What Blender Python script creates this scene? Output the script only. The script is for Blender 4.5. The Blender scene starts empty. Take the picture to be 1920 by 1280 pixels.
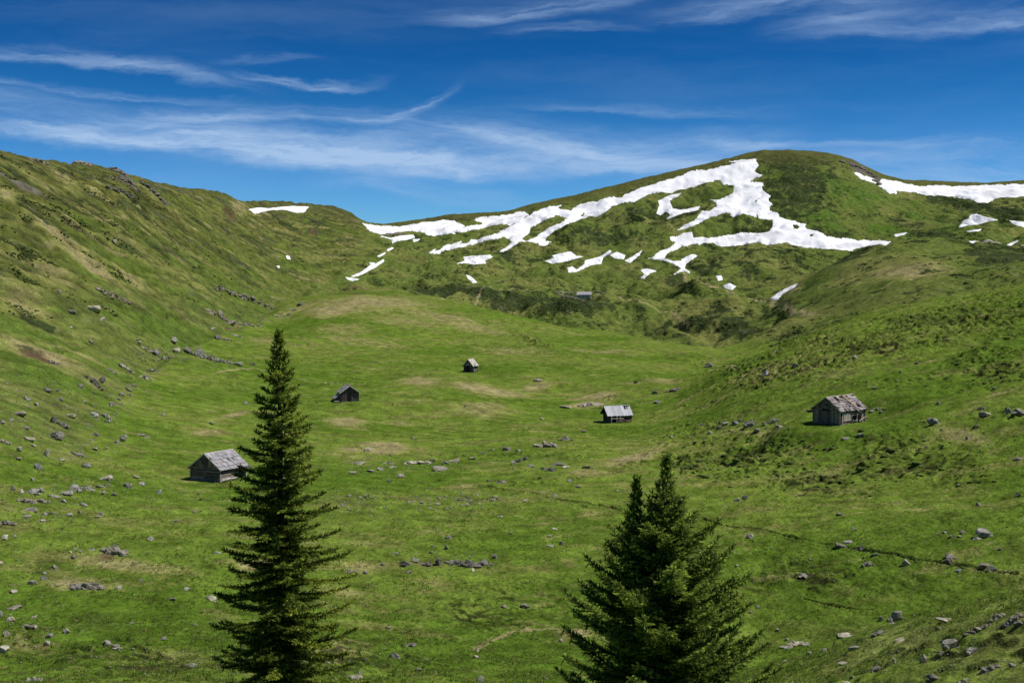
import bpy, math, random
import numpy as np

# ------------------------------------------------------------------ camera, sky, sun, exposure
F = 2030.0                      # focal length in photo pixels (photo 1920 x 1280)
PITCH = math.atan(120.0 / F)    # camera looks a little down
SUN_AZ, SUN_EL = math.radians(93), math.radians(57)
EXPOSURE = 0.12
# detail of the ground grid and switches for quick tests
NAZ=1150; NDS=1.0; DO_ROCKS=True; DO_CABINS=True; DO_TREES=True; DO_TUFTS=True
SC = bpy.context.scene
COL = SC.collection

cam_d = bpy.data.cameras.new("camera")
cam = bpy.data.objects.new("camera", cam_d)
COL.objects.link(cam)
cam_d.sensor_width = 36.0
cam_d.lens = 36.0 * F / 1920.0
cam_d.clip_start = 0.1
cam_d.clip_end = 20000.0
cam.location = (0, 0, 0)
cam.rotation_euler = (math.pi / 2 - PITCH, 0, 0)
SC.camera = cam

SC.view_settings.view_transform = 'Standard'
SC.view_settings.look = 'None'
SC.view_settings.exposure = EXPOSURE
SC.view_settings.gamma = 1.0
SC.render.engine = 'CYCLES'
SC.cycles.max_bounces = 5
SC.cycles.diffuse_bounces = 2

sun_d = bpy.data.lights.new("sun", 'SUN')
sun_d.energy = 4.2
sun_d.angle = math.radians(0.53)
sun_d.color = (1.0, 0.95, 0.87)
sun = bpy.data.objects.new("sun", sun_d)
COL.objects.link(sun)
from mathutils import Vector, Matrix
sdir = Vector((math.sin(SUN_AZ) * math.cos(SUN_EL), math.cos(SUN_AZ) * math.cos(SUN_EL), math.sin(SUN_EL)))
sun.rotation_euler = (-sdir).to_track_quat('-Z', 'Y').to_euler()
sun.location = sdir * 300


class NT:
    """small helper to write node trees"""
    def __init__(s, tree):
        s.t = tree; s.n = tree.nodes; s.l = tree.links
    def new(s, typ, **kw):
        n = s.n.new(typ)
        for k, v in kw.items():
            setattr(n, k, v)
        return n
    def put(s, sock, v):
        if isinstance(v, bpy.types.NodeSocket):
            s.l.new(v, sock)
        else:
            sock.default_value = v
    def m(s, op, a, b=0.0, c=0.0, clamp=False):
        n = s.n.new('ShaderNodeMath'); n.operation = op; n.use_clamp = clamp
        for i, v in enumerate((a, b, c)):
            s.put(n.inputs[i], v)
        return n.outputs[0]
    def sstep(s, x, lo, hi, a=0.0, b=1.0):
        n = s.n.new('ShaderNodeMapRange'); n.interpolation_type = 'SMOOTHSTEP'
        s.put(n.inputs[0], x); n.inputs[1].default_value = lo; n.inputs[2].default_value = hi
        n.inputs[3].default_value = a; n.inputs[4].default_value = b
        return n.outputs[0]
    def lin(s, x, lo, hi, a=0.0, b=1.0):
        n = s.n.new('ShaderNodeMapRange')
        s.put(n.inputs[0], x); n.inputs[1].default_value = lo; n.inputs[2].default_value = hi
        n.inputs[3].default_value = a; n.inputs[4].default_value = b
        return n.outputs[0]
    def comb(s, x, y, z=0.0):
        n = s.n.new('ShaderNodeCombineXYZ')
        for i, v in enumerate((x, y, z)):
            s.put(n.inputs[i], v)
        return n.outputs[0]
    def noise(s, vec, scale, detail=4.0, rough=0.5, dist=0.0):
        n = s.n.new('ShaderNodeTexNoise')
        s.put(n.inputs['Vector'], vec); n.inputs['Scale'].default_value = scale
        n.inputs['Detail'].default_value = detail; n.inputs['Roughness'].default_value = rough
        n.inputs['Distortion'].default_value = dist
        return n.outputs['Fac']
    def mix(s, fac, a, b, blend='MIX'):
        n = s.n.new('ShaderNodeMix'); n.data_type = 'RGBA'; n.blend_type = blend
        s.put(n.inputs[0], fac); s.put(n.inputs[6], a); s.put(n.inputs[7], b)
        return n.outputs[2]


def build_world():
    w = bpy.data.worlds.new("World"); SC.world = w; w.use_nodes = True
    N = NT(w.node_tree)
    for n in list(N.n):
        N.n.remove(n)
    out = N.new('ShaderNodeOutputWorld'); bg = N.new('ShaderNodeBackground')
    N.l.new(bg.outputs[0], out.inputs[0])
    sky = N.new('ShaderNodeTexSky'); sky.sky_type = 'NISHITA'; sky.sun_disc = False
    sky.sun_elevation = SUN_EL; sky.sun_rotation = SUN_AZ
    sky.altitude = 2400; sky.air_density = 1.0; sky.dust_density = 0.15; sky.ozone_density = 2.2
    tc = N.new('ShaderNodeTexCoord'); sp = N.new('ShaderNodeSeparateXYZ')
    N.l.new(tc.outputs['Generated'], sp.inputs[0])
    X, Y, Z = sp.outputs
    # polarised-blue alpine sky: tint by elevation
    ramp = N.new('ShaderNodeValToRGB')
    el = N.m('DIVIDE', Z, N.m('MAXIMUM', N.m('SQRT', N.m('ADD', N.m('MULTIPLY', X, X), N.m('MULTIPLY', Y, Y))), 0.05))
    N.l.new(N.lin(el, 0.0, 1.2), ramp.inputs[0])
    cr = ramp.color_ramp
    cr.elements[0].position = 0.0; cr.elements[0].color = SKYT[0]
    cr.elements[1].position = 1.0; cr.elements[1].color = SKYT[-1]
    for p, c in zip((.0725, .1325, .1675, .25), SKYT[1:5]):
        e = cr.elements.new(p); e.color = c
    col = N.mix(1.0, sky.outputs[0], ramp.outputs[0], 'MULTIPLY')
    # cirrus: streaks laid along gently curved bands of the sky vault
    ya = N.m('MAXIMUM', N.m('ABSOLUTE', Y), 0.15)
    cx = N.m('MULTIPLY', N.m('DIVIDE', X, ya), F / 1000.0)       # horizontal angle, ~1 = 26 deg
    cy = N.m('MULTIPLY', N.m('DIVIDE', Z, ya), F / 1000.0)
    warp = N.noise(N.comb(N.m('MULTIPLY', cx, 3.0), N.m('MULTIPLY', cy, 9.0), 3.3), 1.0, 6.0, 0.62)
    cyw = N.m('ADD', cy, N.m('MULTIPLY', N.m('SUBTRACT', warp, 0.5), 0.085))
    total = None
    for i, (p0, p1, p2, wd, up, amp, st) in enumerate(CIRRUS):
        xs = [(p[0] - 960) / 1000.0 for p in (p0, p1, p2)]
        ys = [(521 - p[1]) / 1000.0 for p in (p0, p1, p2)]
        c2, c1, c0 = np.polyfit(xs, ys, 2)
        yc = N.m('MULTIPLY_ADD', N.m('MULTIPLY_ADD', cx, float(c2), float(c1)), cx, float(c0))
        dy = N.m('SUBTRACT', cyw, yc)
        # asymmetric band: wider above (up) than below (wd)
        gu = N.sstep(dy, 0.0, up * 1.35 / 1000.0, 1.0, 0.0)
        gd = N.sstep(dy, -wd * 1.5 / 1000.0, 0.002, 0.0, 1.0)
        f = 0.2 * (xs[2] - xs[0]) + 0.03
        ex = N.m('MULTIPLY', N.sstep(cx, xs[0] - f, xs[0] + f), N.sstep(cx, xs[2] - f, xs[2] + f, 1.0, 0.0))
        nz = N.noise(N.comb(N.m('MULTIPLY', cx, 3.0), N.m('MULTIPLY', N.m('ADD', dy, i * 0.37), st), i * 1.7), 1.0, 6.0, 0.62, 0.35)
        nz = N.sstep(nz, 0.30, 0.74, 0.06, 1.0)
        v = N.m('MULTIPLY', N.m('MULTIPLY', N.m('MULTIPLY', gu, gd), ex), N.m('MULTIPLY', nz, amp))
        total = v if total is None else N.m('ADD', total, v)
    # fine filaments everywhere in the veil
    fil = N.noise(N.comb(N.m('MULTIPLY', cx, 5.0), N.m('MULTIPLY', cyw, 34.0), 9.0), 1.0, 8.0, 0.68, 0.6)
    total = N.m('MULTIPLY', total, N.sstep(fil, 0.25, 0.72, 0.6, 1.2))
    veil = N.m('MULTIPLY', N.sstep(N.noise(N.comb(N.m('MULTIPLY', cx, 1.1), N.m('MULTIPLY', cyw, 9.0), 4.0), 1.0, 5.0, 0.6), 0.42, 0.8), 0.10)
    total = N.m('MINIMUM', N.m('ADD', total, veil), 0.9)
    col = N.mix(total, col, CLOUDCOL)
    N.l.new(col, bg.inputs[0]); bg.inputs[1].default_value = SKYS


SKYS = 0.10
SKYT = [(.46, .82, 1.02, 1), (.23, .60, .96, 1), (.075, .41, .74, 1), (.038, .33, .66, 1), (.024, .265, .54, 1), (.3, .5, .75, 1)]
CLOUDCOL = (3.75, 5.3, 7.6, 1)
# three points of each streak in photo pixels, softness below / above (px), density, streakiness
CIRRUS = [
    ((-60, 240), (420, 294), (900, 318), 12, 70, .92, 24),
    ((250, 285), (750, 322), (1330, 318), 16, 52, 0.74, 24),
    ((330, 222), (560, 232), (770, 232), 10, 26, 0.70, 40),
    ((700, 240), (760, 222), (830, 186), 9, 14, 0.85, 40),
    ((700, 235), (900, 268), (1150, 300), 14, 34, 0.60, 30),
    ((-80, 112), (160, 118), (440, 166), 10, 22, 0.62, 34),
    ((480, 158), (570, 172), (690, 168), 6, 12, 0.70, 50),
    ((420, 130), (500, 126), (590, 130), 6, 12, 0.28, 50),
    ((-60, 160), (200, 180), (470, 202), 6, 12, 0.40, 50),
    ((-60, 200), (250, 232), (560, 262), 20, 40, 0.30, 30),
    ((840, 240), (1040, 275), (1420, 262), 20, 40, 0.50, 26),
    ((1250, 330), (1500, 320), (2050, 340), 60, 66, 0.52, 16),
    ((1250, 275), (1600, 268), (2050, 270), 10, 14, 0.40, 40),
    ((640, 352), (820, 360), (1010, 392), 12, 22, 0.42, 36),
    ((960, 218), (1150, 214), (1420, 210), 8, 14, 0.30, 50),
    ((820, 48), (980, 36), (1230, -14), 12, 30, 0.52, 36),
    ((960, 72), (1080, 66), (1170, 66), 8, 16, 0.40, 44),
    ((1260, 48), (1420, 22), (1700, -8), 14, 34, 0.55, 34),
    ((1460, 66), (1560, 44), (1700, 20), 14, 26, 0.34, 34),
    ((1500, 75), (1750, 66), (2050, 40), 16, 66, 0.34, 26),
    ((1820, 66), (1900, 52), (2050, 40), 6, 12, 0.40, 44),
]
build_world()
# ------------------------------------------------------------------ projection helpers
CP, SP = math.cos(PITCH), math.sin(PITCH)

def ray(px, py):
    """photo pixel -> azimuth (rad, 0 = straight ahead) and slope of the ray (rise / horizontal run)"""
    px = np.asarray(px, float); py = np.asarray(py, float)
    xc = (px - 960) / F; yc = (640 - py) / F
    Y = CP + yc * SP; Z = -SP + yc * CP
    return np.arctan2(xc, Y), Z / np.hypot(xc, Y)

def proj(x, y, z):
    fw = y * CP - z * SP; up = y * SP + z * CP
    fw = np.where(fw < 1e-3, 1e-3, fw)
    return 960 + F * x / fw, 640 - F * up / fw

# ------------------------------------------------------------------ noise
def _perm(seed):
    r = np.random.RandomState(seed)
    return r.permutation(256).astype(np.int64)
_P = [_perm(s) for s in range(40)]
_G = np.stack([np.cos(np.arange(16) * math.pi / 8), np.sin(np.arange(16) * math.pi / 8)], 1)

def perlin(x, y, seed=0):
    P = _P[seed % 40]
    xi = np.floor(x).astype(np.int64); yi = np.floor(y).astype(np.int64)
    xf = x - xi; yf = y - yi
    u = xf * xf * xf * (xf * (xf * 6 - 15) + 10); v = yf * yf * yf * (yf * (yf * 6 - 15) + 10)
    def g(ix, iy, dx, dy):
        h = P[(P[ix & 255] + iy) & 255] & 15
        return _G[h, 0] * dx + _G[h, 1] * dy
    a = g(xi, yi, xf, yf); b = g(xi + 1, yi, xf - 1, yf)
    c = g(xi, yi + 1, xf, yf - 1); d = g(xi + 1, yi + 1, xf - 1, yf - 1)
    return ((a + (b - a) * u) + ((c + (d - c) * u) - (a + (b - a) * u)) * v) * 1.4

def fbm(x, y, seed=0, octs=4, gain=0.5):
    s = 0; a = 1.0; t = 0
    for i in range(octs):
        s = s + a * perlin(x * 2 ** i + 17.3 * i, y * 2 ** i - 9.1 * i, seed + i); t += a; a *= gain
    return s / t * 1.3

def sm(x, a, b):
    t = np.clip((x - a) / (b - a), 0, 1)
    return t * t * (3 - 2 * t)

# ------------------------------------------------------------------ base relief: feature lines (photo x, photo y, distance m)
LINES = [
    [(-400, 1335, 54), (1300, 1335, 54), (1430, 1320, 52), (1600, 1300, 48), (1920, 1275, 42), (2300, 1240, 38)],
    [(-400, 1285, 70), (1300, 1285, 70), (1430, 1252, 70), (1600, 1198, 66), (1750, 1152, 63), (1920, 1108, 60), (2300, 1030, 56)],
    [(-400, 1230, 77), (1250, 1240, 77), (1430, 1256, 77), (1500, 1246, 78), (1600, 1232, 79), (1750, 1202, 82), (1920, 1165, 85), (2300, 1100, 88)],
    [(-400, 1000, 108), (0, 1000, 110), (900, 1000, 118), (1300, 1000, 118), (1920, 1000, 106), (2300, 960, 104)],
    [(-400, 860, 128), (0, 895, 135), (240, 905, 145), (410, 905, 150), (900, 900, 154), (1300, 900, 152), (1570, 900, 143), (1750, 895, 137), (1920, 890, 133), (2300, 850, 130)],
    [(-400, 720, 155), (0, 780, 165), (180, 805, 185), (300, 805, 200), (500, 805, 212), (900, 800, 222), (1150, 797, 229), (1300, 800, 205), (1420, 800, 182), (1570, 799, 167), (1750, 788, 162), (1920, 768, 160), (2300, 730, 155)],
    [(-400, 520, 230), (0, 650, 225), (150, 680, 235), (260, 710, 255), (340, 690, 285), (500, 710, 285), (650, 715, 285), (870, 702, 298), (1050, 705, 315), (1230, 712, 300), (1290, 712, 285), (1440, 655, 275), (1550, 618, 285), (1700, 572, 300), (1920, 540, 310), (2300, 500, 320)],
    [(-400, 430, 280), (0, 540, 275), (200, 600, 300), (340, 655, 335), (500, 660, 345), (870, 655, 370), (1050, 668, 365), (1230, 690, 350), (1290, 695, 335), (1440, 668, 345), (1550, 640, 370), (1700, 600, 380), (1920, 562, 390), (2300, 520, 400)],
    [(-400, 360, 330), (0, 430, 330), (200, 490, 370), (400, 570, 410), (500, 597, 455), (560, 560, 520), (650, 543, 530), (750, 550, 525), (850, 566, 510), (950, 590, 490), (1050, 612, 470), (1200, 637, 450), (1350, 658, 430), (1420, 648, 430), (1500, 606, 450), (1600, 560, 460), (1700, 525, 465), (1920, 512, 470), (2300, 470, 480)],
    [(-400, 320, 380), (0, 350, 370), (200, 400, 430), (400, 490, 520), (500, 530, 580), (560, 552, 600), (650, 558, 600), (750, 567, 600), (850, 585, 580), (950, 609, 570), (1050, 632, 540), (1200, 652, 520), (1350, 655, 500), (1420, 620, 510), (1500, 575, 515), (1600, 515, 540), (1700, 474, 560), (1800, 478, 570), (1920, 485, 570), (2300, 450, 570)],
    [(-400, 290, 400), (0, 315, 390), (200, 355, 480), (400, 440, 600), (500, 470, 680), (600, 515, 690), (650, 525, 690), (850, 538, 680), (1095, 556, 660), (1300, 560, 640), (1420, 575, 600), (1460, 558, 590), (1550, 502, 610), (1616, 465, 630), (1660, 455, 640), (1735, 439, 650), (1804, 451, 655), (1920, 465, 660), (2300, 440, 660)],
    [(-400, 260, 420), (0, 298, 405), (200, 330, 530), (400, 400, 670), (500, 430, 760), (600, 460, 790), (700, 480, 790), (850, 500, 790), (1100, 520, 770), (1300, 520, 750), (1400, 535, 720), (1460, 540, 690), (1550, 515, 710), (1616, 482, 740), (1660, 472, 760), (1735, 460, 790), (1804, 462, 780), (1920, 475, 780), (2300, 450, 780)],
    [(-400, 230, 440), (0, 288, 420), (200, 319, 570), (400, 372, 740), (500, 397, 840), (600, 415, 880), (650, 420, 920), (720, 446, 940), (850, 470, 900), (1100, 470, 900), (1300, 470, 880), (1460, 470, 860), (1616, 460, 880), (1750, 432, 930), (1920, 430, 920), (2300, 420, 920)],
    [(-400, 205, 460), (0, 284, 428), (200, 316, 590), (400, 364, 770), (500, 385, 870), (600, 395, 940), (650, 402, 990), (720, 432, 1010), (850, 430, 1030), (1100, 412, 1020), (1300, 382, 1050), (1480, 356, 1060), (1600, 352, 1080), (1750, 375, 1150), (1920, 378, 1120), (2300, 370, 1120)],
]
SKYLINE = [(-900, 150, 500), (-400, 190, 480), (-100, 258, 440), (0, 280, 436), (30, 290, 460), (60, 297, 480), (85, 303, 500), (110, 308, 520), (150, 304, 560), (175, 307, 580), (210, 318, 612), (230, 322, 628), (250, 338, 640), (275, 345, 665), (300, 348, 690), (345, 354, 740), (385, 355, 785), (420, 362, 820), (450, 376, 850), (530, 378, 920), (590, 382, 970),
           (640, 390, 1010), (658, 397, 1030), (670, 408, 1045), (690, 416, 1060), (720, 420, 1090), (760, 415, 1110), (850, 402, 1150), (950, 396, 1170), (1000, 382, 1180), (1100, 360, 1190), (1200, 335, 1200), (1280, 317, 1210), (1340, 303, 1220), (1400, 287, 1240), (1430, 282, 1245), (1480, 280, 1250), (1525, 284, 1260), (1570, 290, 1270),
           (1600, 300, 1275), (1625, 313, 1280), (1660, 329, 1290), (1700, 337, 1300), (1780, 340, 1290), (1850, 342, 1270), (1920, 337, 1250), (2300, 330, 1250)]

TABN = 4096
TAZ = np.linspace(-math.pi, math.pi, TABN)

def _gauss(a, sig):
    if sig < 0.3: return a
    k = int(sig * 3) + 1
    w = np.exp(-0.5 * (np.arange(-k, k + 1) / sig) ** 2); w /= w.sum()
    return np.convolve(np.pad(a, k, mode='edge'), w, 'valid')

def _line_tab(pts, sig_deg):
    P = np.array(pts, float)
    az, t = ray(P[:, 0], P[:, 1])
    o = np.argsort(az); az, t, ld = az[o], t[o], np.log(P[o, 2])
    sig = math.radians(sig_deg) / (TAZ[1] - TAZ[0])
    return _gauss(np.interp(TAZ, az, t), sig), _gauss(np.interp(TAZ, az, ld), sig)

_tabs = []
for d, t in ((1.2, -1.42), (4.0, -0.78), (12.0, -0.53), (33.0, -0.468)):
    _tabs.append((np.full(TABN, t), np.full(TABN, math.log(d))))
for L in LINES:
    _tabs.append(_line_tab(L, 0.75))
_sk = _line_tab(SKYLINE, 0.09)
_sk = (_sk[0] + np.where(TAZ < ray(660, 400)[0], .0011, .0004) * fbm(TAZ * 260, TAZ * 0 + .5, 3, 3, .6) + np.where(TAZ < ray(660, 400)[0], .0009, .0002) * np.abs(fbm(TAZ * 70, TAZ * 0 + .5, 5, 2)), _sk[1])
_skd = _line_tab(SKYLINE, 0.75)[1]
_tabs.append((_sk[0], _skd))
_tabs.append((_sk[0] * 0.72 - 0.02, _skd + 0.22))
_tabs.append((np.full(TABN, -0.06), np.full(TABN, math.log(9000.0))))
KT = np.stack([a[0] for a in _tabs]); KD = np.stack([a[1] for a in _tabs])
for k in range(1, KD.shape[0]):
    KD[k] = np.maximum(KD[k], KD[k - 1] + 0.02)

# monotone cubic tangents (Fritsch-Carlson / harmonic mean)
_h = np.diff(KD, axis=0); _s = np.diff(KT, axis=0) / _h
KM = np.zeros_like(KT)
w1 = 2 * _h[1:] + _h[:-1]; w2 = _h[1:] + 2 * _h[:-1]
same = (_s[1:] * _s[:-1]) > 0
with np.errstate(divide='ignore', invalid='ignore'):
    hm = (w1 + w2) / (w1 / _s[:-1] + w2 / _s[1:])
KM[1:-1] = np.where(same, hm, 0.0)
KM[0] = _s[0]; KM[-1] = 0

def base_t(az, d):
    """slope z/d of the smooth relief at azimuth az, distance d (1D arrays)"""
    az = np.asarray(az, float).ravel(); d = np.asarray(d, float).ravel()
    out = np.empty_like(az)
    fi = (az - TAZ[0]) / (TAZ[1] - TAZ[0])
    i0 = np.clip(fi.astype(int), 0, TABN - 2); fr = fi - i0
    ld = np.log(d)
    K = KD.shape[0]
    CH = 200000
    for s in range(0, len(az), CH):
        e = slice(s, s + CH); a = i0[e]; f = fr[e]; x = ld[e]
        kd = KD[:, a] * (1 - f) + KD[:, a + 1] * f
        idx = np.clip((kd <= x).sum(0) - 1, 0, K - 2)
        r = np.arange(len(x))
        kt = KT[:, a] * (1 - f) + KT[:, a + 1] * f
        km = KM[:, a] * (1 - f) + KM[:, a + 1] * f
        x0 = kd[idx, r]; x1 = kd[idx + 1, r]; h = x1 - x0
        u = np.clip((x - x0) / h, 0, 1)
        y0 = kt[idx, r]; y1 = kt[idx + 1, r]; m0 = km[idx, r]; m1 = km[idx + 1, r]
        u2 = u * u; u3 = u2 * u
        out[e] = (2 * u3 - 3 * u2 + 1) * y0 + (u3 - 2 * u2 + u) * h * m0 + (-2 * u3 + 3 * u2) * y1 + (u3 - u2) * h * m1
    return out

# ------------------------------------------------------------------ zones (authored over the photo, evaluated on the smooth relief)
GUL_Y = [380, 400, 430, 480, 530, 560, 600, 660, 690, 730, 800, 870, 930, 1100]
GUL_X = [720, 705, 705, 690, 620, 560, 490, 340, 300, 240, 190, 100, 20, -120]

def blob(px, py, cx, cy, rx, ry, rot=0.0):
    c, s = math.cos(math.radians(rot)), math.sin(math.radians(rot))
    dx = px - cx; dy = py - cy
    u = (dx * c + dy * s) / rx; v = (-dx * s + dy * c) / ry
    return np.exp(-(u * u + v * v) * 1.2)

HUMM = [(1470, 690, 150, 34, -10), (1800, 605, 190, 40, -8), (1600, 650, 120, 26, 0), (1430, 860, 170, 44, 5), (1700, 860, 170, 40, 5), (1530, 905, 110, 30, 0), (1860, 680, 90, 40, 0),
        (1850, 1230, 150, 40, 0), (930, 1155, 110, 24, 8), (1540, 1075, 90, 26, 0), (600, 1225, 190, 40, 0), (110, 1215, 140, 36, 0), (300, 1250, 160, 30, 0), (1280, 870, 90, 20, 0), (1000, 640, 40, 10, 20)]

def zones(az, d, tb):
    px, py = proj(np.sin(az) * d, np.cos(az) * d, tb * d)
    gx = np.interp(py, GUL_Y, GUL_X)
    left = sm(px, gx + 12, gx - 40) * sm(d, 130, 190)
    left = np.where(px < gx - 200, 1.0 * sm(d, 130, 190), left)
    dback = np.interp(az, ray(np.array([-400., 560, 850, 1050, 1350, 1500, 1700, 2300]), np.full(8, 560.))[0], [560., 560, 550, 510, 470, 400, 395, 410])
    moor = sm(d, dback - 20, dback + 30) * (1 - left)
    dsky = np.exp(np.interp(az, TAZ, _skd))
    nsky = 1 - sm(np.abs(np.log(d / dsky)), 0.0, 0.16)     # 1 at the skyline
    # moor: the smooth green face right of the summit
    face = blob(px, py, 1590, 400, 120, 80, 25) + blob(px, py, 1680, 430, 110, 40, 15)
    face = np.clip(face * 1.3, 0, 1) * sm(d, 700, 800)
    hum = np.zeros_like(px)
    for b in HUMM:
        hum = np.maximum(hum, blob(px, py, *b))
    return px, py, left, moor, nsky, face, hum

def displace(az, d):
    """height of the ground (m, camera at 0) plus zone arrays; az, d 1D"""
    tb = base_t(az, d)
    x = np.sin(az) * d; y = np.cos(az) * d
    px, py, left, moor, nsky, face, hum = zones(az, d, tb)
    near = sm(d, 3, 40)
    h = (0.6 + 1.35 * sm(d, 190, 300) * (1 - left)) * fbm(x / 36, y / 44, 1, 2) * sm(d, 60, 140) * (1 - 0.8 * nsky)
    h += .55 * fbm(x / 17 + 5, y / 22, 2, 2) * sm(d, 120, 260) * (1 - .8 * nsky)
    h += 0.30 * fbm(x / 11, y / 11, 3, 3) * near
    h += 0.17 * fbm(x / 2.6, y / 2.2, 6, 3) * near * (1 - sm(d, 350, 600))
    # tussocks
    tus = fbm(x / 0.75, y / 0.6, 9, 2)
    h += 0.085 * tus * near * (1 - sm(d, 170, 300))
    # hummocks and terracettes
    w = fbm(x / 9, y / 9, 12, 2)
    hb = 1 - np.abs(perlin(x / 3.1 + w, y / 1.9 + w, 14)) * 2.2
    hb2 = 1 - np.abs(perlin(x / 1.5 + 2 * w, y / 0.95, 15)) * 2.2
    hz = np.clip(hum * (0.55 + 0.9 * fbm(x / 13, y / 13, 16, 2)) * 1.5, 0, 1)
    sc = np.clip(d / 170, 0.4, 1.5)
    creases = hz * np.clip(hb, -0.6, 1)
    h -= sc * (0.38 * creases + 0.22 * hz * np.clip(hb2, -0.6, 1))
    # terracettes: little steps whose risers face down the valley, dense in the hummock zones, sparse elsewhere
    pt = np.clip(sm(fbm(x / 15 + 40, y / 11, 38, 3), .05, .5) * .55 * near * (1 - moor) + 2.3 * hum ** .7 * (.42 + .9 * fbm(x / 8, y / 8, 36, 2)), 0, 1)
    per = 1.0
    wq = 1.1 * fbm(x / 4.5 / per, y / 4.5 / per, 37, 3)
    ph = y / (2.1 * per) + x / 40 + wq + .9 * fbm(x / 22, y / 22, 33, 2)
    fr = ph - np.floor(ph); cell = np.floor(ph)
    riser = sm(fr, 0, .16) * (1 - sm(fr, .16, 1.0))
    pm = sm(perlin(x / (1.15 * per) + cell * 3.7, y / (5 * per), 39), -.22, .15)
    lv = pt * pm * near
    h += .46 * np.clip(d / 150, .55, 1.3) * lv * riser
    steps = lv * sm(fr, 0, .03) * (1 - sm(fr, .12, .22))
    # left mountainside: ribs and gullies running down the fall line
    u = (-0.78 * x + 0.62 * y); v = (0.62 * x + 0.78 * y)
    wv = 6 * fbm(x / 60, y / 60, 18, 2)
    rb = 1 - np.abs(fbm((u + wv) / 34, v / 190, 20, 2)) * 2
    rb2 = 1 - np.abs(fbm((u + wv) / 12, v / 80, 22, 2)) * 2
    rb3 = fbm((u + wv) / 3.6, v / 26, 24, 3)
    env = left * sm(d, 190, 330) * (1 - 0.75 * nsky)
    h -= env * (2.4 * rb + 1.5 * rb2)
    h += left * (1 - 0.6 * nsky) * 1.15 * rb3 * sm(d, 140, 260)
    rb4 = 1 - np.abs(fbm((u + .6 * wv) / 5.5, v / 30, 25, 2)) * 3.2
    h -= left * sm(d, 200, 330) * (1 - .4 * nsky) * 1.3 * np.clip(rb4, 0, 1) * sm(fbm(x / 40, y / 40, 35, 2), -.35, .25)
    h += left * 1.3 * fbm(x / 7, y / 7, 26, 3) * sm(d, 170, 300) * (1 - 0.5 * nsky)
    # upland moor: knolls, hollows, ledges
    mound = (1 - sm(d, 660, 740)) * sm(px, 1440, 1540)
    mm = moor * (1 - 0.88 * nsky) * (1 - 0.72 * face) * (1 - .68 * mound)
    wx = 14 * fbm(x / 90, y / 90, 28, 2); wy = 14 * fbm(x / 90 + 7, y / 90, 29, 2)
    k1 = 1 - np.abs(fbm((x + wx) / 75, (y + wy) / 100, 30, 2)) * 2
    k2 = 1 - np.abs(fbm((x + wx) / 26, (y + wy) / 38, 31, 2)) * 2
    k3 = fbm((x + wx) / 9, (y + wy) / 15, 32, 4, 0.6)
    h += mm * (-5.5 * (k1 - 0.45) - 3.0 * (k2 - 0.45) + 1.5 * k3)
    h += moor * face * (1.6 * fbm((x + wx) / 12, y / 60, 33, 3))
    z = tb * d + h
    return dict(x=x, y=y, z=z, tb=tb, px=px, py=py, left=left, moor=moor, nsky=nsky, face=face, hum=hz, cre=creases, steps=steps, rb=rb, rb2=rb2, rb3=rb3, rb4=rb4, k1=k1, k2=k2, k3=k3, u=u, v=v, tus=tus)

# ------------------------------------------------------------------ ground grid (polar around the viewpoint, finer where seen)
AZE = math.radians(27.5)
az_c = np.concatenate([np.linspace(-math.pi, -AZE, 150)[:-1], np.linspace(-AZE, AZE, NAZ), np.linspace(AZE, math.pi, 150)[1:]])
d_r = np.exp(np.concatenate([np.linspace(math.log(1.2), math.log(44), 110)[:-1],
                             np.linspace(math.log(44), math.log(350), int(950 * NDS))[:-1],
                             np.linspace(math.log(350), math.log(1330), int(800 * NDS))[:-1],
                             np.linspace(math.log(1330), math.log(9000), 40)]))
NA, ND = len(az_c), len(d_r)
_AZ, _D = np.meshgrid(az_c, d_r, indexing='ij')
G = displace(_AZ.ravel(), _D.ravel())
GZ = G['z'].reshape(NA, ND)

_vis0 = np.searchsorted(d_r, 40.0)
def _tcols(ac):
    """slope profile z/d along columns for azimuths ac"""
    fi = np.interp(ac, az_c, np.arange(NA)); i0 = np.clip(fi.astype(int), 0, NA - 2); f = (fi - i0)[:, None]
    return (GZ[i0] * (1 - f) + GZ[i0 + 1] * f) / d_r[None, :]

def ground(px, py):
    """photo pixels -> the first point of the ground seen there (x, y, z, d)"""
    px = np.atleast_1d(np.asarray(px, float)); py = np.atleast_1d(np.asarray(py, float))
    az, t = ray(px, py)
    T = _tcols(az)[:, _vis0:]; dd = d_r[_vis0:]
    hit = T >= t[:, None]
    hit[:, dd > 1400] = False
    k = np.argmax(hit, 1); none = ~hit.any(1)
    Tm = np.where(dd[None, :] > 1400, -9, T)
    k = np.where(none, np.argmax(Tm, 1), np.maximum(k, 1))
    r = np.arange(len(k)); t0 = T[r, k - 1]; t1 = T[r, k]
    f = np.where(none, 1.0, np.clip((t - t0) / np.where(np.abs(t1 - t0) < 1e-9, 1e-9, t1 - t0), 0, 1))
    d = dd[k - 1] + (dd[k] - dd[k - 1]) * f
    zz = (t0 + (t1 - t0) * f) * d
    return np.sin(az) * d, np.cos(az) * d, zz, d

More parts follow.
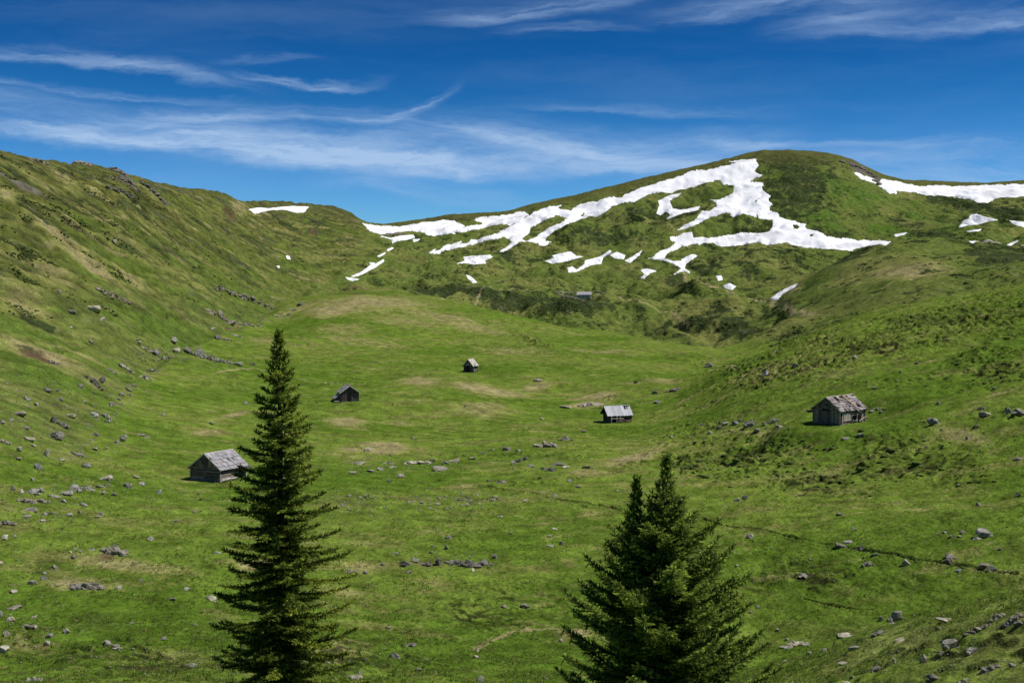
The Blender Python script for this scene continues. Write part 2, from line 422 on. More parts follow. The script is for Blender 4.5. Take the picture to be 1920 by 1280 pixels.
def hz_at(x, y):
    """ground height at world x, y (bilinear on the grid)"""
    x = np.atleast_1d(np.asarray(x, float)); y = np.atleast_1d(np.asarray(y, float))
    az = np.arctan2(x, y); d = np.hypot(x, y)
    fi = np.interp(az, az_c, np.arange(NA)); i0 = np.clip(fi.astype(int), 0, NA - 2); f = fi - i0
    gj = np.interp(np.log(d), np.log(d_r), np.arange(ND)); j0 = np.clip(gj.astype(int), 0, ND - 2); g = gj - j0
    return ((GZ[i0, j0] * (1 - f) + GZ[i0 + 1, j0] * f) * (1 - g) + (GZ[i0, j0 + 1] * (1 - f) + GZ[i0 + 1, j0 + 1] * f) * g)

# ------------------------------------------------------------------ trenches, paths: polylines over the photo, cut into the ground
def polydist(X, Y, pts):
    best = np.full(X.shape, 1e9)
    for (x0, y0), (x1, y1) in zip(pts[:-1], pts[1:]):
        dx, dy = x1 - x0, y1 - y0; L = dx * dx + dy * dy + 1e-9
        u = np.clip(((X - x0) * dx + (Y - y0) * dy) / L, 0, 1)
        best = np.minimum(best, np.hypot(X - x0 - u * dx, Y - y0 - u * dy))
    return best

TRENCH = [  # pts, half width m, depth m
    ([(1318, 972), (1345, 982), (1400, 990), (1430, 994), (1480, 1005), (1520, 1015), (1560, 1022), (1600, 1028), (1640, 1035), (1680, 1040), (1720, 1050), (1770, 1056), (1810, 1060), (1850, 1068), (1905, 1075)], 0.2, 0.38),
    ([(1508, 1122), (1530, 1128), (1570, 1137), (1610, 1142), (1650, 1146)], 0.16, 0.28),
    ([(1022, 932), (1060, 938), (1100, 944), (1140, 950), (1165, 954)], 0.30, 0.5),
    ([(820, 900), (870, 907), (920, 912), (970, 920), (1010, 926)], 0.25, 0.3),
    ([(645, 817), (700, 818), (760, 812)], 0.25, 0.25),
    ([(700, 1255), (712, 1262), (745, 1252), (780, 1244)], 0.25, 0.4),
    ([(1120, 882), (1160, 884), (1195, 881)], 0.3, 0.3),
    ([(40, 1198), (60, 1208), (85, 1210)], 0.25, 0.35),
    ([(75, 866), (100, 871), (112, 868)], 0.35, 0.4),
]
PATHS = [  # pts, half width m, colour
    ([(888, 1218), (905, 1206), (925, 1198), (955, 1187), (990, 1181), (1040, 1178), (1060, 1180), (1100, 1182)], 0.32, 'tan'),
    ([(1283, 514), (1310, 526), (1345, 540), (1378, 553), (1410, 560), (1445, 563), (1470, 572), (1500, 583), (1530, 590)], 1.6, 'tan'),
    ([(1835, 452), (1870, 455), (1925, 460)], 2.2, 'pale'),
    ([(1085, 556), (1120, 552), (1160, 556), (1200, 565), (1240, 585), (1290, 610)], 0.9, 'tan'),
    ([(520, 705), (560, 710), (620, 716), (660, 720)], 0.35, 'tan'),
    ([(830, 560), (900, 545), (960, 540), (1050, 545)], 0.8, 'tan'),
    ([(400, 700), (440, 693), (470, 690), (520, 700)], 0.5, 'tan'),
    ([(1380, 690), (1340, 692), (1300, 700)], 0.6, 'tan'),
]
tr_mask = np.zeros(NA * ND); path_mask = np.zeros(NA * ND); path_pale = np.zeros(NA * ND)
inview = (np.abs(_AZ.ravel()) < AZE)
def _mask_poly(pts, hw):
    P = np.array(pts, float)
    gx_, gy_, gz_, gd_ = ground(P[:, 0], P[:, 1])
    wp = list(zip(gx_, gy_))
    sel = inview & (G['x'] > gx_.min() - 6) & (G['x'] < gx_.max() + 6) & (G['y'] > gy_.min() - 6) & (G['y'] < gy_.max() + 6)
    xs, ys = G['x'][sel], G['y'][sel]
    wob = 0.5 * hw * fbm(xs / 1.3, ys / 1.3, 5, 2)
    return sel, polydist(xs + 0.8 * hw * fbm(xs / 4, ys / 4, 7, 2), ys + 0.8 * hw * fbm(xs / 4 + 9, ys / 4, 8, 2), wp) + wob
for pts, hw, dep in TRENCH:
    sel, dd_ = _mask_poly(pts, hw)
    m_ = 1 - sm(dd_, hw * 0.6, hw * 1.25)
    brk = sm(fbm(G['x'][sel] / 4, G['y'][sel] / 4, 11, 3), -0.32, 0.12)
    m_ = m_ * (0.12 + 0.88 * brk)
    G['z'][sel] -= dep * m_
    G['z'][sel] += 0.12 * np.exp(-((dd_ - hw * 1.8) / (0.5 * hw)) ** 2)
    tr_mask[sel] = np.maximum(tr_mask[sel], m_)
for pts, hw, kind in PATHS:
    sel, dd_ = _mask_poly(pts, hw)
    m_ = 1 - sm(dd_, hw * 0.5, hw * 1.3)
    path_mask[sel] = np.maximum(path_mask[sel], m_)
    if kind == 'pale':
        path_pale[sel] = np.maximum(path_pale[sel], m_)
GZ = G['z'].reshape(NA, ND)

# level ground under the cabins: (near corner px, turn, width, length)
PADS = [((412, 904), 38, 4.75, 5.5), ((1575, 797.5), 36, 4.75, 6.2), ((1144, 793), 67, 3.5, 4.9), ((672, 752), -10, 3.9, 4.2), ((886.5, 698), 28, 2.8, 2.6)]
def base_frame(corner_px, a_deg, W, L):
    gx, gy, gz, gd = [float(v[0]) for v in ground(*corner_px)]
    phi = math.atan2(gx, gy); th = math.pi / 2 - math.radians(a_deg) - phi
    c, s = math.cos(th), math.sin(th)
    lx, ly = -L / 2, -W / 2
    return gx - (c * lx - s * ly), gy - (s * lx + c * ly), gz, th, gd
PADF = []
for cpx, a_, W_, L_ in PADS:
    PADF.append(base_frame(cpx, a_, W_, L_))
for (ox, oy, gz_, th_, gd_), (cpx, a_, W_, L_) in zip(PADF, PADS):
    sel = inview & (np.abs(G['x'] - ox) < 14) & (np.abs(G['y'] - oy) < 14)
    dx = G['x'][sel] - ox; dy = G['y'][sel] - oy; c, s_ = math.cos(th_), math.sin(th_)
    lx = np.abs(dx * c + dy * s_) - L_ / 2; ly = np.abs(-dx * s_ + dy * c) - W_ / 2
    dd_ = np.hypot(np.maximum(lx, 0), np.maximum(ly, 0))
    wgt = 1 - sm(dd_, 1.2, 9.0 if a_ == 36 else 5.5)
    G['z'][sel] = G['z'][sel] * (1 - wgt) + (gz_ + .12 * (G['z'][sel] - gz_)) * wgt
GZ = G['z'].reshape(NA, ND)
# ------------------------------------------------------------------ ground colour (soil and vegetation, plus furrow shade painted on the left mountainside)
def C(*a): return np.array(a, float)
LUSH = C(.084, .145, .016); MID = C(.124, .182, .026); OLIVE = C(.175, .182, .052); STRAW = C(.31, .255, .135)
SOIL = C(.115, .080, .045); HEATH = C(.038, .054, .019); SCREE = C(.19, .165, .13); MOORG = C(.103, .134, .032)
DRYSPOTS = [(850, 600, 170, 14, 12, .6), (620, 580, 70, 14, -5, .8), (680, 640, 120, 12, 5, .5), (500, 640, 60, 12, 0, .5), (960, 655, 120, 10, 4, .5), (1130, 660, 120, 8, 4, .5), (1550, 700, 140, 14, 0, .4), (540, 900, 80, 14, 0, .35), (1000, 800, 140, 12, 0, .35), (860, 985, 140, 16, 0, .3), (1700, 960, 180, 18, 0, .3),   # photo x, y, rx, ry, rot, strength
    (75, 655, 90, 22, 20, .9), (40, 560, 80, 30, 25, .6), (165, 480, 110, 10, 33, .9), (100, 430, 90, 8, 33, .8), (235, 505, 60, 8, 36, .6), (330, 500, 120, 10, 36, .4),
    (700, 570, 150, 20, 0, .75), (760, 600, 120, 20, 5, .5), (640, 620, 90, 20, 0, .5), (560, 580, 60, 10, -20, .6), (870, 640, 90, 12, 10, .3),
    (790, 715, 55, 14, 5, .8), (920, 730, 90, 14, 5, .85), (1010, 722, 40, 8, 0, .7), (1110, 742, 60, 9, -3, .9), (1100, 757, 45, 5, -3, 1.0), (1240, 716, 50, 6, -4, .7), (1180, 722, 40, 8, 0, .5),
    (650, 790, 50, 14, 0, .8), (720, 838, 55, 14, 0, .95), (660, 842, 40, 8, 0, .7), (790, 840, 30, 8, 0, .5), (900, 770, 100, 12, 0, .6), (440, 778, 40, 8, -12, .9), (390, 815, 60, 10, 0, .6), (340, 900, 30, 5, 0, .7),
    (1190, 860, 70, 12, -14, 1.0), (1100, 888, 60, 12, 0, .6), (1000, 922, 80, 7, 6, .5), (1420, 812, 90, 12, 0, .55), (1800, 810, 90, 22, 15, .6), (1560, 880, 100, 16, -10, .35), (1430, 700, 90, 18, -15, .45),
    (1700, 510, 110, 24, 0, .75), (1600, 520, 60, 30, -30, .4), (1880, 560, 90, 10, 0, .2), (1700, 690, 140, 20, 0, .25),
    (250, 1060, 150, 18, 8, .75), (130, 1090, 90, 18, 5, .7), (480, 1060, 60, 16, 0, .7), (700, 1005, 80, 14, 0, .35), (680, 1060, 60, 24, 0, .55), (640, 1110, 70, 14, 0, .4), (830, 1090, 90, 10, 0, .35), (590, 1225, 110, 26, 0, .75), (330, 1230, 110, 26, 0, .5), (30, 1200, 60, 40, 0, .4),
    (1080, 1185, 40, 10, 0, .9), (1860, 1070, 50, 8, 5, .8), (1440, 1120, 60, 10, 0, .3), (1600, 1240, 150, 30, -15, .45), (1880, 1190, 60, 30, 0, .4), (1720, 1190, 150, 16, -18, .4),
    (450, 385, 26, 16, 40, .8), (120, 330, 50, 10, 33, .7), (190, 365, 60, 7, 38, .7), (330, 400, 60, 7, 36, .8), (480, 500, 50, 6, 36, .9), (440, 475, 60, 6, 36, .5), (1490, 540, 26, 5, -30, .8),
    (10, 345, 30, 16, 30, .7), (560, 650, 120, 12, 0, .3), (160, 660, 60, 14, 20, .5),
]
SOILSPOTS = [(330, 1250, 190, 18, 0, .55), (80, 1215, 60, 14, 0, .45), (200, 1040, 40, 20, 0, .5), (75, 665, 50, 10, 18, .9), (620, 1240, 90, 14, 0, .5), (350, 1260, 90, 12, 0, .4), (660, 548, 90, 5, 2, .55), (740, 556, 60, 4, 6, .5), (430, 395, 22, 12, 45, .8), (230, 545, 24, 5, 36, .5), (175, 372, 22, 5, 40, .6), (390, 470, 60, 5, 36, .4),
             (1610, 314, 34, 11, 33, 1.0), (1640, 335, 24, 6, 28, .7), (585, 430, 20, 3, 45, .9), (560, 405, 24, 6, 40, .6), (400, 590, 60, 6, 20, .5), (500, 585, 40, 5, -25, .6), (1430, 465, 30, 3, 8, .5), (1560, 470, 40, 4, 0, .4), (60, 300, 20, 4, 20, .6), (1750, 1200, 60, 8, 0, .3)]
HEATHSPOTS = [(1500, 350, 75, 80, 10, .75), (1480, 300, 80, 20, 0, .7), (1350, 320, 120, 10, -12, .5), (1560, 440, 80, 14, 12, .6), (1700, 420, 60, 14, 25, .6), (1760, 440, 50, 14, 0, .6), (1000, 560, 130, 16, 4, .9), (850, 542, 100, 10, 5, .7), (1080, 580, 70, 12, 0, 1.0), (1290, 535, 40, 14, 10, 1.0), (1350, 610, 90, 20, 0, .6), (1450, 575, 30, 7, 10, .8), (1880, 480, 70, 22, 0, .9), (1600, 475, 40, 8, -25, .8), (1600, 530, 26, 7, -45, .8), (1440, 470, 90, 18, 0, .45), (1340, 500, 110, 16, 5, .6),
              (1440, 425, 60, 10, -8, .6), (1130, 440, 70, 18, 0, .6), (1270, 400, 60, 16, 0, .6), (1200, 400, 50, 12, 0, .6), (1500, 330, 40, 50, 0, .6), (1440, 300, 40, 20, 0, .5), (1800, 380, 80, 10, 5, .8), (1880, 400, 60, 16, 0, .8), (1540, 350, 30, 30, 60, .45), (960, 480, 80, 14, 0, .5), (900, 470, 50, 10, 0, .5),
              (830, 410, 40, 6, 0, .8), (770, 445, 36, 5, 0, .8), (1500, 420, 60, 14, 15, .4), (240, 365, 60, 14, 35, .5), (120, 320, 90, 10, 33, .5), (520, 405, 60, 8, 38, .6), (600, 420, 20, 22, 40, .5), (60, 590, 50, 10, 20, .8), (300, 1195, 60, 8, 0, .3),
              (1800, 600, 150, 26, 0, .5), (1560, 640, 120, 14, 0, .35)]

def ground_color(g, d, trm, pam, pale):
    x, y, px, py = g['x'], g['y'], g['px'], g['py']
    left, moor, hum = g['left'], g['moor'], g['hum']
    def L(a, b, t): return a + (b - a) * t[:, None]
    n = len(x)
    big = fbm(x / 45, y / 30, 2, 4)
    mid = fbm(x / 9, y / 5, 4, 4, .6)
    fine = fbm(x / 1.6, y / 1.1, 6, 3, .65)
    col = L(np.tile(MID, (n, 1)), LUSH, sm(big + .5 * mid, -.25, .35))
    col = L(col, OLIVE, sm(mid + .55 * fine - .4 * big, .02, .55) * .8)
    # far away the turf is a bit browner
    col = L(col, MOORG, .75 * np.clip(moor, 0, 1))
    col = L(col, OLIVE, moor * sm(fbm(x / 40, y / 60, 8, 4), -.15, .45) * .8)
    # the bright green face right of the summit
    col = L(col, C(.066, .135, .018), np.clip(g['face'] * 1.2, 0, 1) * sm(fbm(x / 25, y / 70, 10, 4), -.25, .35) * .7)
    # left mountainside: streaks down the fall line
    u, v = g['u'], g['v']
    w = 9 * fbm(x / 45, y / 45, 13, 3)
    s1 = fbm((u + w) / 11, v / 85, 17, 4, .62); s2 = fbm((u + w) / 4.5, v / 46, 19, 4, .65); s3 = fbm((u + w) / 7, v / 40, 21, 4, .62)
    col = L(col, C(.085, .135, .022), left * .7)
    hi = sm(py, 640, 380)
    col = L(col, C(.105, .105, .030), left * hi * (.40 + .45 * sm(fbm(x / 50, y / 50, 11, 3), -.3, .3)))
    col = L(col, OLIVE, left * sm(s1 + .5 * s2, -.2, .35) * (.5 + .5 * hi))
    col = L(col, STRAW * .85, left * sm(s2 + .4 * s1, .16, .55) * (.35 + .5 * hi))
    col = L(col, HEATH * 1.15, left * sm(s3 + .35 * s2, .05, .34) * (.25 + .68 * hi))
    col = L(col, SCREE * .8, left * sm(s3 - .6 * s1, .38, .7) * .8 * hi)
    col = L(col, C(.030, .038, .014), left * sm(-g['rb3'] + .3 * s2, .38, .75) * (.30 + .45 * hi))  # furrow bottoms darkened, standing for shaded terracettes
    # authored dry, soil and heath areas
    edge = .75 * mid + .55 * fine
    dry = np.zeros(n); soil = np.zeros(n); heath = np.zeros(n)
    for b in DRYSPOTS: dry = np.maximum(dry, b[5] * blob(px, py, *b[:5]))
    for b in SOILSPOTS: soil = np.maximum(soil, b[5] * blob(px, py, *b[:5]))
    for b in HEATHSPOTS: heath = np.maximum(heath, b[5] * blob(px, py, *b[:5]))
    dn = sm(fbm(x / 16 + 3, y / 9, 23, 4, .6), .18, .62) * .45 * (1 - left)
    dry = np.maximum(dry, dn)
    dry = np.clip(dry * 1.2, 0, 1)
    edge2 = np.where(left > .5, s2 * 1.2, edge)
    col = L(col, OLIVE * 1.12, sm(dry + .35 * edge2, .18, .62) * .8)
    col = L(col, STRAW, sm(dry + .45 * edge2, .42, 1.0) * .72)
    bank = sm(d, 75, 66) * sm(px, 1400, 1560)
    col = L(col, C(.165, .200, .050), bank * sm(.5 + edge, .0, .9) * .7)
    col = L(col, LUSH * .85, sm(d, 74, 79) * sm(d, 104, 90) * sm(px, 1400, 1500) * .75)
    # moor vegetation: dwarf-shrub carpets on knolls and ledges
    kk = fbm(x / 13 + 5, y / 20, 27, 5, .68)
    hm = np.clip(heath * 1.1 + .22 * moor * (1 - g['face'] * .8), 0, 1)
    kk2 = fbm(x / 4.5, y / 9, 39, 3, .7)
    hmask = sm(hm * .9 + .85 * kk + .40 * kk2, .36, .60)
    hmask = np.maximum(hmask, moor * sm(kk + .5 * g['k2'] - .35, .28, .6) * .75 * (1 - g['face'] * .7))
    col = L(col, HEATH, np.clip(hmask, 0, 1) * (.35 + .65 * np.maximum(moor, left)) * .95)
    col = L(col, STRAW * .7, moor * sm(fbm(x / 7, y / 16, 29, 5, .7), .22, .62) * .5)
    rk = fbm(x / 5, y / 8, 34, 5, .7)
    col = L(col, C(.12, .115, .10), moor * sm(rk + .3 * hmask, .66, .9) * .7)
    col = L(col, SOIL * 1.0, sm(soil + .4 * edge2, .35, .75))
    cr = soil * (px > 1560) * (py < 360)
    col = L(col, C(.13, .12, .11), sm(cr + .5 * rk, .3, .6))
    # rim of the skyline is brown alpine turf
    rim = g['nsky'] * moor
    col = L(col, C(.085, .085, .028), sm(rim + .4 * mid, .3, .9) * .75)
    col = L(col, C(.075, .080, .030), sm(g['nsky'] * left + .4 * s1, .45, 1.0) * .6)
    # hummock creases: bare dark earth and dead grass
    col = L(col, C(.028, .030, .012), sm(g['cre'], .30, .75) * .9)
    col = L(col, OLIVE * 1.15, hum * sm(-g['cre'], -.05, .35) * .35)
    # dry litter flecks in the near meadow
    fl = perlin(x / .45, y / .33, 35) + .5 * perlin(x / 3, y / 2, 36)
    nearm = (1 - sm(d, 200, 420))
    col = L(col, OLIVE * 1.25, sm(fl, .50, .95) * nearm * .55)
    col = L(col, C(.028, .055, .008), sm(-fl, .45, .95) * nearm * .55)
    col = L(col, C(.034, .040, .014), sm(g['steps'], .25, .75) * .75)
    col = L(col, C(.032, .036, .014), left * sm(g['rb4'], .35, .9) * (.3 + .35 * hi))  # sharp creases painted dark like shaded steps
    col = L(col, C(.060, .048, .026), trm)
    col = L(col, STRAW * 1.15, pam * .6)
    col = L(col, C(.34, .31, .27), pale)
    return np.clip(col, 0.004, .9)

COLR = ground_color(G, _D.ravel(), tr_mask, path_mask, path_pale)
# pebbly gully bed along the foot of the slope
_gx = np.interp(G['py'], GUL_Y, GUL_X)
_gw = 40 * fbm(G['x'] / 14, G['y'] / 14, 33, 3)
_bed = np.exp(-((G['px'] + _gw - _gx) / 22.0) ** 2) * sm(G['py'], 545, 575) * sm(G['py'], 905, 860) * inview
_bn = fbm(G['x'] / 1.4, G['y'] / 1.8, 37, 3, .6)
_bm = sm(_bed * .75 + .8 * _bn + .5 * fbm(G['x'] / 9, G['y'] / 9, 31, 2), .75, 1.05)[:, None] * .6
COLR = COLR + (np.array([.17, .15, .11]) - COLR) * _bm

# ------------------------------------------------------------------ ground meshes
def attr_color(me, name, col):
    a = me.attributes.new(name, 'FLOAT_COLOR', 'POINT')
    buf = np.ones((len(col), 4), np.float32); buf[:, :3] = col
    a.data.foreach_set('color', buf.ravel())

def mesh_from(name, verts, faces_idx, nper):
    me = bpy.data.meshes.new(name)
    nv = len(verts); nf = len(faces_idx)
    me.vertices.add(nv); me.vertices.foreach_set('co', np.ascontiguousarray(verts, np.float32).ravel())
    me.loops.add(nf * nper); me.loops.foreach_set('vertex_index', np.ascontiguousarray(faces_idx, np.int32).ravel())
    me.polygons.add(nf)
    me.polygons.foreach_set('loop_start', np.arange(0, nf * nper, nper, dtype=np.int32))
    me.polygons.foreach_set('loop_total', np.full(nf, nper, np.int32))
    me.update(calc_edges=True)
    return me

def link(name, me, mat=None, parent=None, smooth=False):
    o = bpy.data.objects.new(name, me); COL.objects.link(o)
    if mat is not None: me.materials.append(mat)
    if smooth: me.polygons.foreach_set('use_smooth', np.ones(len(me.polygons), bool))
    if parent is not None: o.parent = parent
    return o

def tag(o, label=None, cat=None, group=None, kind=None):
    if label: o['label'] = label
    if cat: o['category'] = cat
    if group: o['group'] = group
    if kind: o['kind'] = kind
    return o

def material(name):
    m = bpy.data.materials.new(name); m.use_nodes = True
    N = NT(m.node_tree)
    for n in list(N.n): N.n.remove(n)
    out = N.new('ShaderNodeOutputMaterial'); b = N.new('ShaderNodeBsdfPrincipled')
    N.l.new(b.outputs[0], out.inputs[0])
    b.inputs['Roughness'].default_value = 0.95
    b.inputs['Specular IOR Level'].default_value = 0.0
    return m, N, b

def mat_ground():
    m, N, b = material("turf")
    at = N.new('ShaderNodeAttribute', attribute_name='tint')
    geo = N.new('ShaderNodeNewGeometry')
    P = geo.outputs['Position']
    n1 = N.noise(P, 2.6, 5, .68); n2 = N.noise(P, .35, 5, .62)
    k = N.m('MULTIPLY', N.lin(n1, .3, .7, .6, 1.4), N.lin(n2, .32, .68, .62, 1.38))
    c = N.mix(1.0, at.outputs['Color'], N.comb(k, k, k), 'MULTIPLY')
    n3 = N.noise(P, 1.1, 5, .7)
    c = N.mix(N.sstep(n3, .56, .70, 0, .35), c, (.14, .135, .045, 1))
    N.l.new(c, b.inputs['Base Color'])
    bp = N.new('ShaderNodeBump'); bp.inputs['Strength'].default_value = .7; bp.inputs['Distance'].default_value = .16
    N.l.new(N.noise(P, 3.2, 5, .7), bp.inputs['Height'])
    bp2 = N.new('ShaderNodeBump'); bp2.inputs['Strength'].default_value = .6; bp2.inputs['Distance'].default_value = .9
    N.l.new(N.noise(P, .45, 5, .7), bp2.inputs['Height'])
    N.l.new(bp2.outputs[0], bp.inputs['Normal'])
    N.l.new(bp.outputs[0], b.inputs['Normal'])
    return m
M_GROUND = mat_ground()

def build_ground():
    V = np.stack([G['x'], G['y'], G['z']], 1)
    P = V.reshape(NA, ND, 3)
    du = np.gradient(P, axis=0); dv = np.gradient(P, axis=1)
    nrm = np.cross(du, dv).reshape(-1, 3); nrm /= np.linalg.norm(nrm, axis=1)[:, None] + 1e-12
    if nrm[:, 2].mean() < 0: nrm = -nrm
    ii, jj = np.meshgrid(np.arange(NA - 1), np.arange(ND - 1), indexing='ij')
    a = (ii * ND + jj).ravel()
    quads = np.stack([a, a + ND, a + ND + 1, a + 1], 1)
    region = np.zeros(len(a), int)
    region[(G['moor'][a] > .5)] = 1
    region[(G['left'][a] > .5)] = 2
    names = [("meadow", "rolling green alpine meadow on the valley floor"),
             ("mountain", "green mountain and upland moor with snow patches behind the valley"),
             ("hillside", "steep streaked mountainside falling to the valley from the ridge")]
    objs = []
    for r, (nm, lab) in enumerate(names):
        q = quads[region == r]
        used, inv = np.unique(q, return_inverse=True)
        me = mesh_from(nm, V[used], inv.reshape(-1, 4), 4)
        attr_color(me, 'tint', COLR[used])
        me.polygons.foreach_set('use_smooth', np.ones(len(me.polygons), bool))
        try:
            me.normals_split_custom_set_from_vertices(nrm[used].astype(float).tolist() if len(used) < 0 else nrm[used])
        except Exception as e:
            print('normals', e)
        o = link(nm, me, M_GROUND)
        tag(o, kind='structure')
        objs.append(o)
    return objs
build_ground()
# ------------------------------------------------------------------ snow patches: thick lenses lying on the slopes
def mat_snow():
    m, N, b = material("snow")
    geo = N.new('ShaderNodeNewGeometry'); P = geo.outputs['Position']
    n = N.noise(P, .035, 6, .6); n2 = N.noise(P, .5, 4, .6)
    c = N.mix(N.sstep(n, .47, .68), (.86, .86, .865, 1), (.70, .70, .705, 1))
    c = N.mix(N.sstep(n2, .58, .8, 0, .4), c, (.5, .47, .42, 1))
    N.l.new(c, b.inputs['Base Color']); b.inputs['Roughness'].default_value = .8
    bp = N.new('ShaderNodeBump'); bp.inputs['Strength'].default_value = .08; bp.inputs['Distance'].default_value = 1.5
    N.l.new(N.noise(P, .12, 5, .6), bp.inputs['Height']); N.l.new(bp.outputs[0], b.inputs['Normal'])
    return m
M_SNOW = mat_snow()
def z1(p): return [(x / 2.977, 250 + y / 2.977) for x, y in p]
def z2(p): return [(640 + x / 2.977, 250 + y / 2.977) for x, y in p]
def z3(p): return z2([(x + 1905, y) for x, y in p])
BIG = z2([(483, 668), (525, 645), (520, 660), (545, 655), (580, 622), (640, 612), (668, 603), (655, 625), (715, 605), (725, 592), (760, 592), (845, 565), (930, 530), (1010, 475), (1060, 455), (1075, 440), (1100, 430), (1160, 410), (1225, 402), (1205, 420), (1280, 432), (1330, 395), (1430, 380), (1500, 355), (1560, 360), (1580, 345), (1640, 325), (1660, 310), (1905, 235)]) + \
    z3([(50, 210), (130, 207), (240, 182), (300, 165), (265, 158), (330, 150), (410, 143), (412, 160), (425, 180), (395, 212), (440, 235), (370, 270), (450, 278), (440, 300), (455, 330), (490, 345), (475, 375), (505, 398), (480, 410), (485, 435), (530, 445), (535, 465), (600, 485), (685, 510), (680, 528), (755, 550), (800, 572), (870, 585), (1000, 597), (1165, 602), (1135, 625), (1095, 615), (1000, 635), (935, 655), (880, 648), (690, 638), (610, 620), (580, 608), (500, 620), (420, 612), (330, 622), (215, 632), (170, 612), (100, 618), (20, 625)]) + \
    z2([(1905, 632), (1870, 648), (1830, 665), (1795, 702), (1850, 712), (1895, 712)]) + \
    z3([(0, 700), (60, 672), (85, 680), (25, 725), (10, 755), (40, 780), (0, 768)]) + \
    z2([(1860, 786), (1905, 750), (1850, 725), (1770, 705), (1715, 697), (1740, 692), (1775, 660), (1830, 635), (1880, 605), (1845, 600), (1830, 580), (1870, 572), (1905, 558)]) + \
    z3([(55, 550), (60, 585), (200, 580), (330, 555), (435, 560), (480, 550), (505, 520), (500, 478), (430, 475), (415, 450), (410, 465), (340, 450), (275, 465), (270, 438), (160, 465), (110, 490), (60, 515), (0, 535), (-30, 542), (0, 518), (70, 485), (95, 452), (110, 430), (150, 432), (190, 410), (185, 385), (160, 372), (190, 375), (255, 350), (285, 330), (290, 290), (225, 285), (215, 255), (130, 275), (60, 300), (0, 310)]) + \
    z2([(1840, 330), (1790, 328), (1700, 345), (1640, 380), (1590, 385), (1520, 400), (1470, 440), (1430, 465), (1380, 462), (1330, 480), (1250, 510), (1190, 540), (1150, 580), (1120, 595), (1170, 605), (1140, 628), (1110, 622), (1100, 605), (1030, 605), (1000, 600), (930, 650), (875, 667), (900, 650), (960, 605), (930, 590), (910, 578), (860, 590), (800, 600), (720, 625), (640, 640), (590, 650), (540, 670), (510, 672)])
BIG_HOLES = [z2([(1003, 592), (1050, 555), (1050, 530), (1130, 485), (1200, 458), (1262, 468), (1245, 490), (1200, 510), (1130, 545), (1080, 585), (1030, 598)]), z2([(1338, 460), (1352, 446), (1362, 449), (1348, 464)]),
             z3([(398, 385), (415, 362), (438, 350), (430, 368), (410, 385)]), z3([(612, 510), (640, 508), (658, 520), (640, 535), (618, 530)]), z3([(705, 562), (730, 560), (732, 574), (710, 577)])]
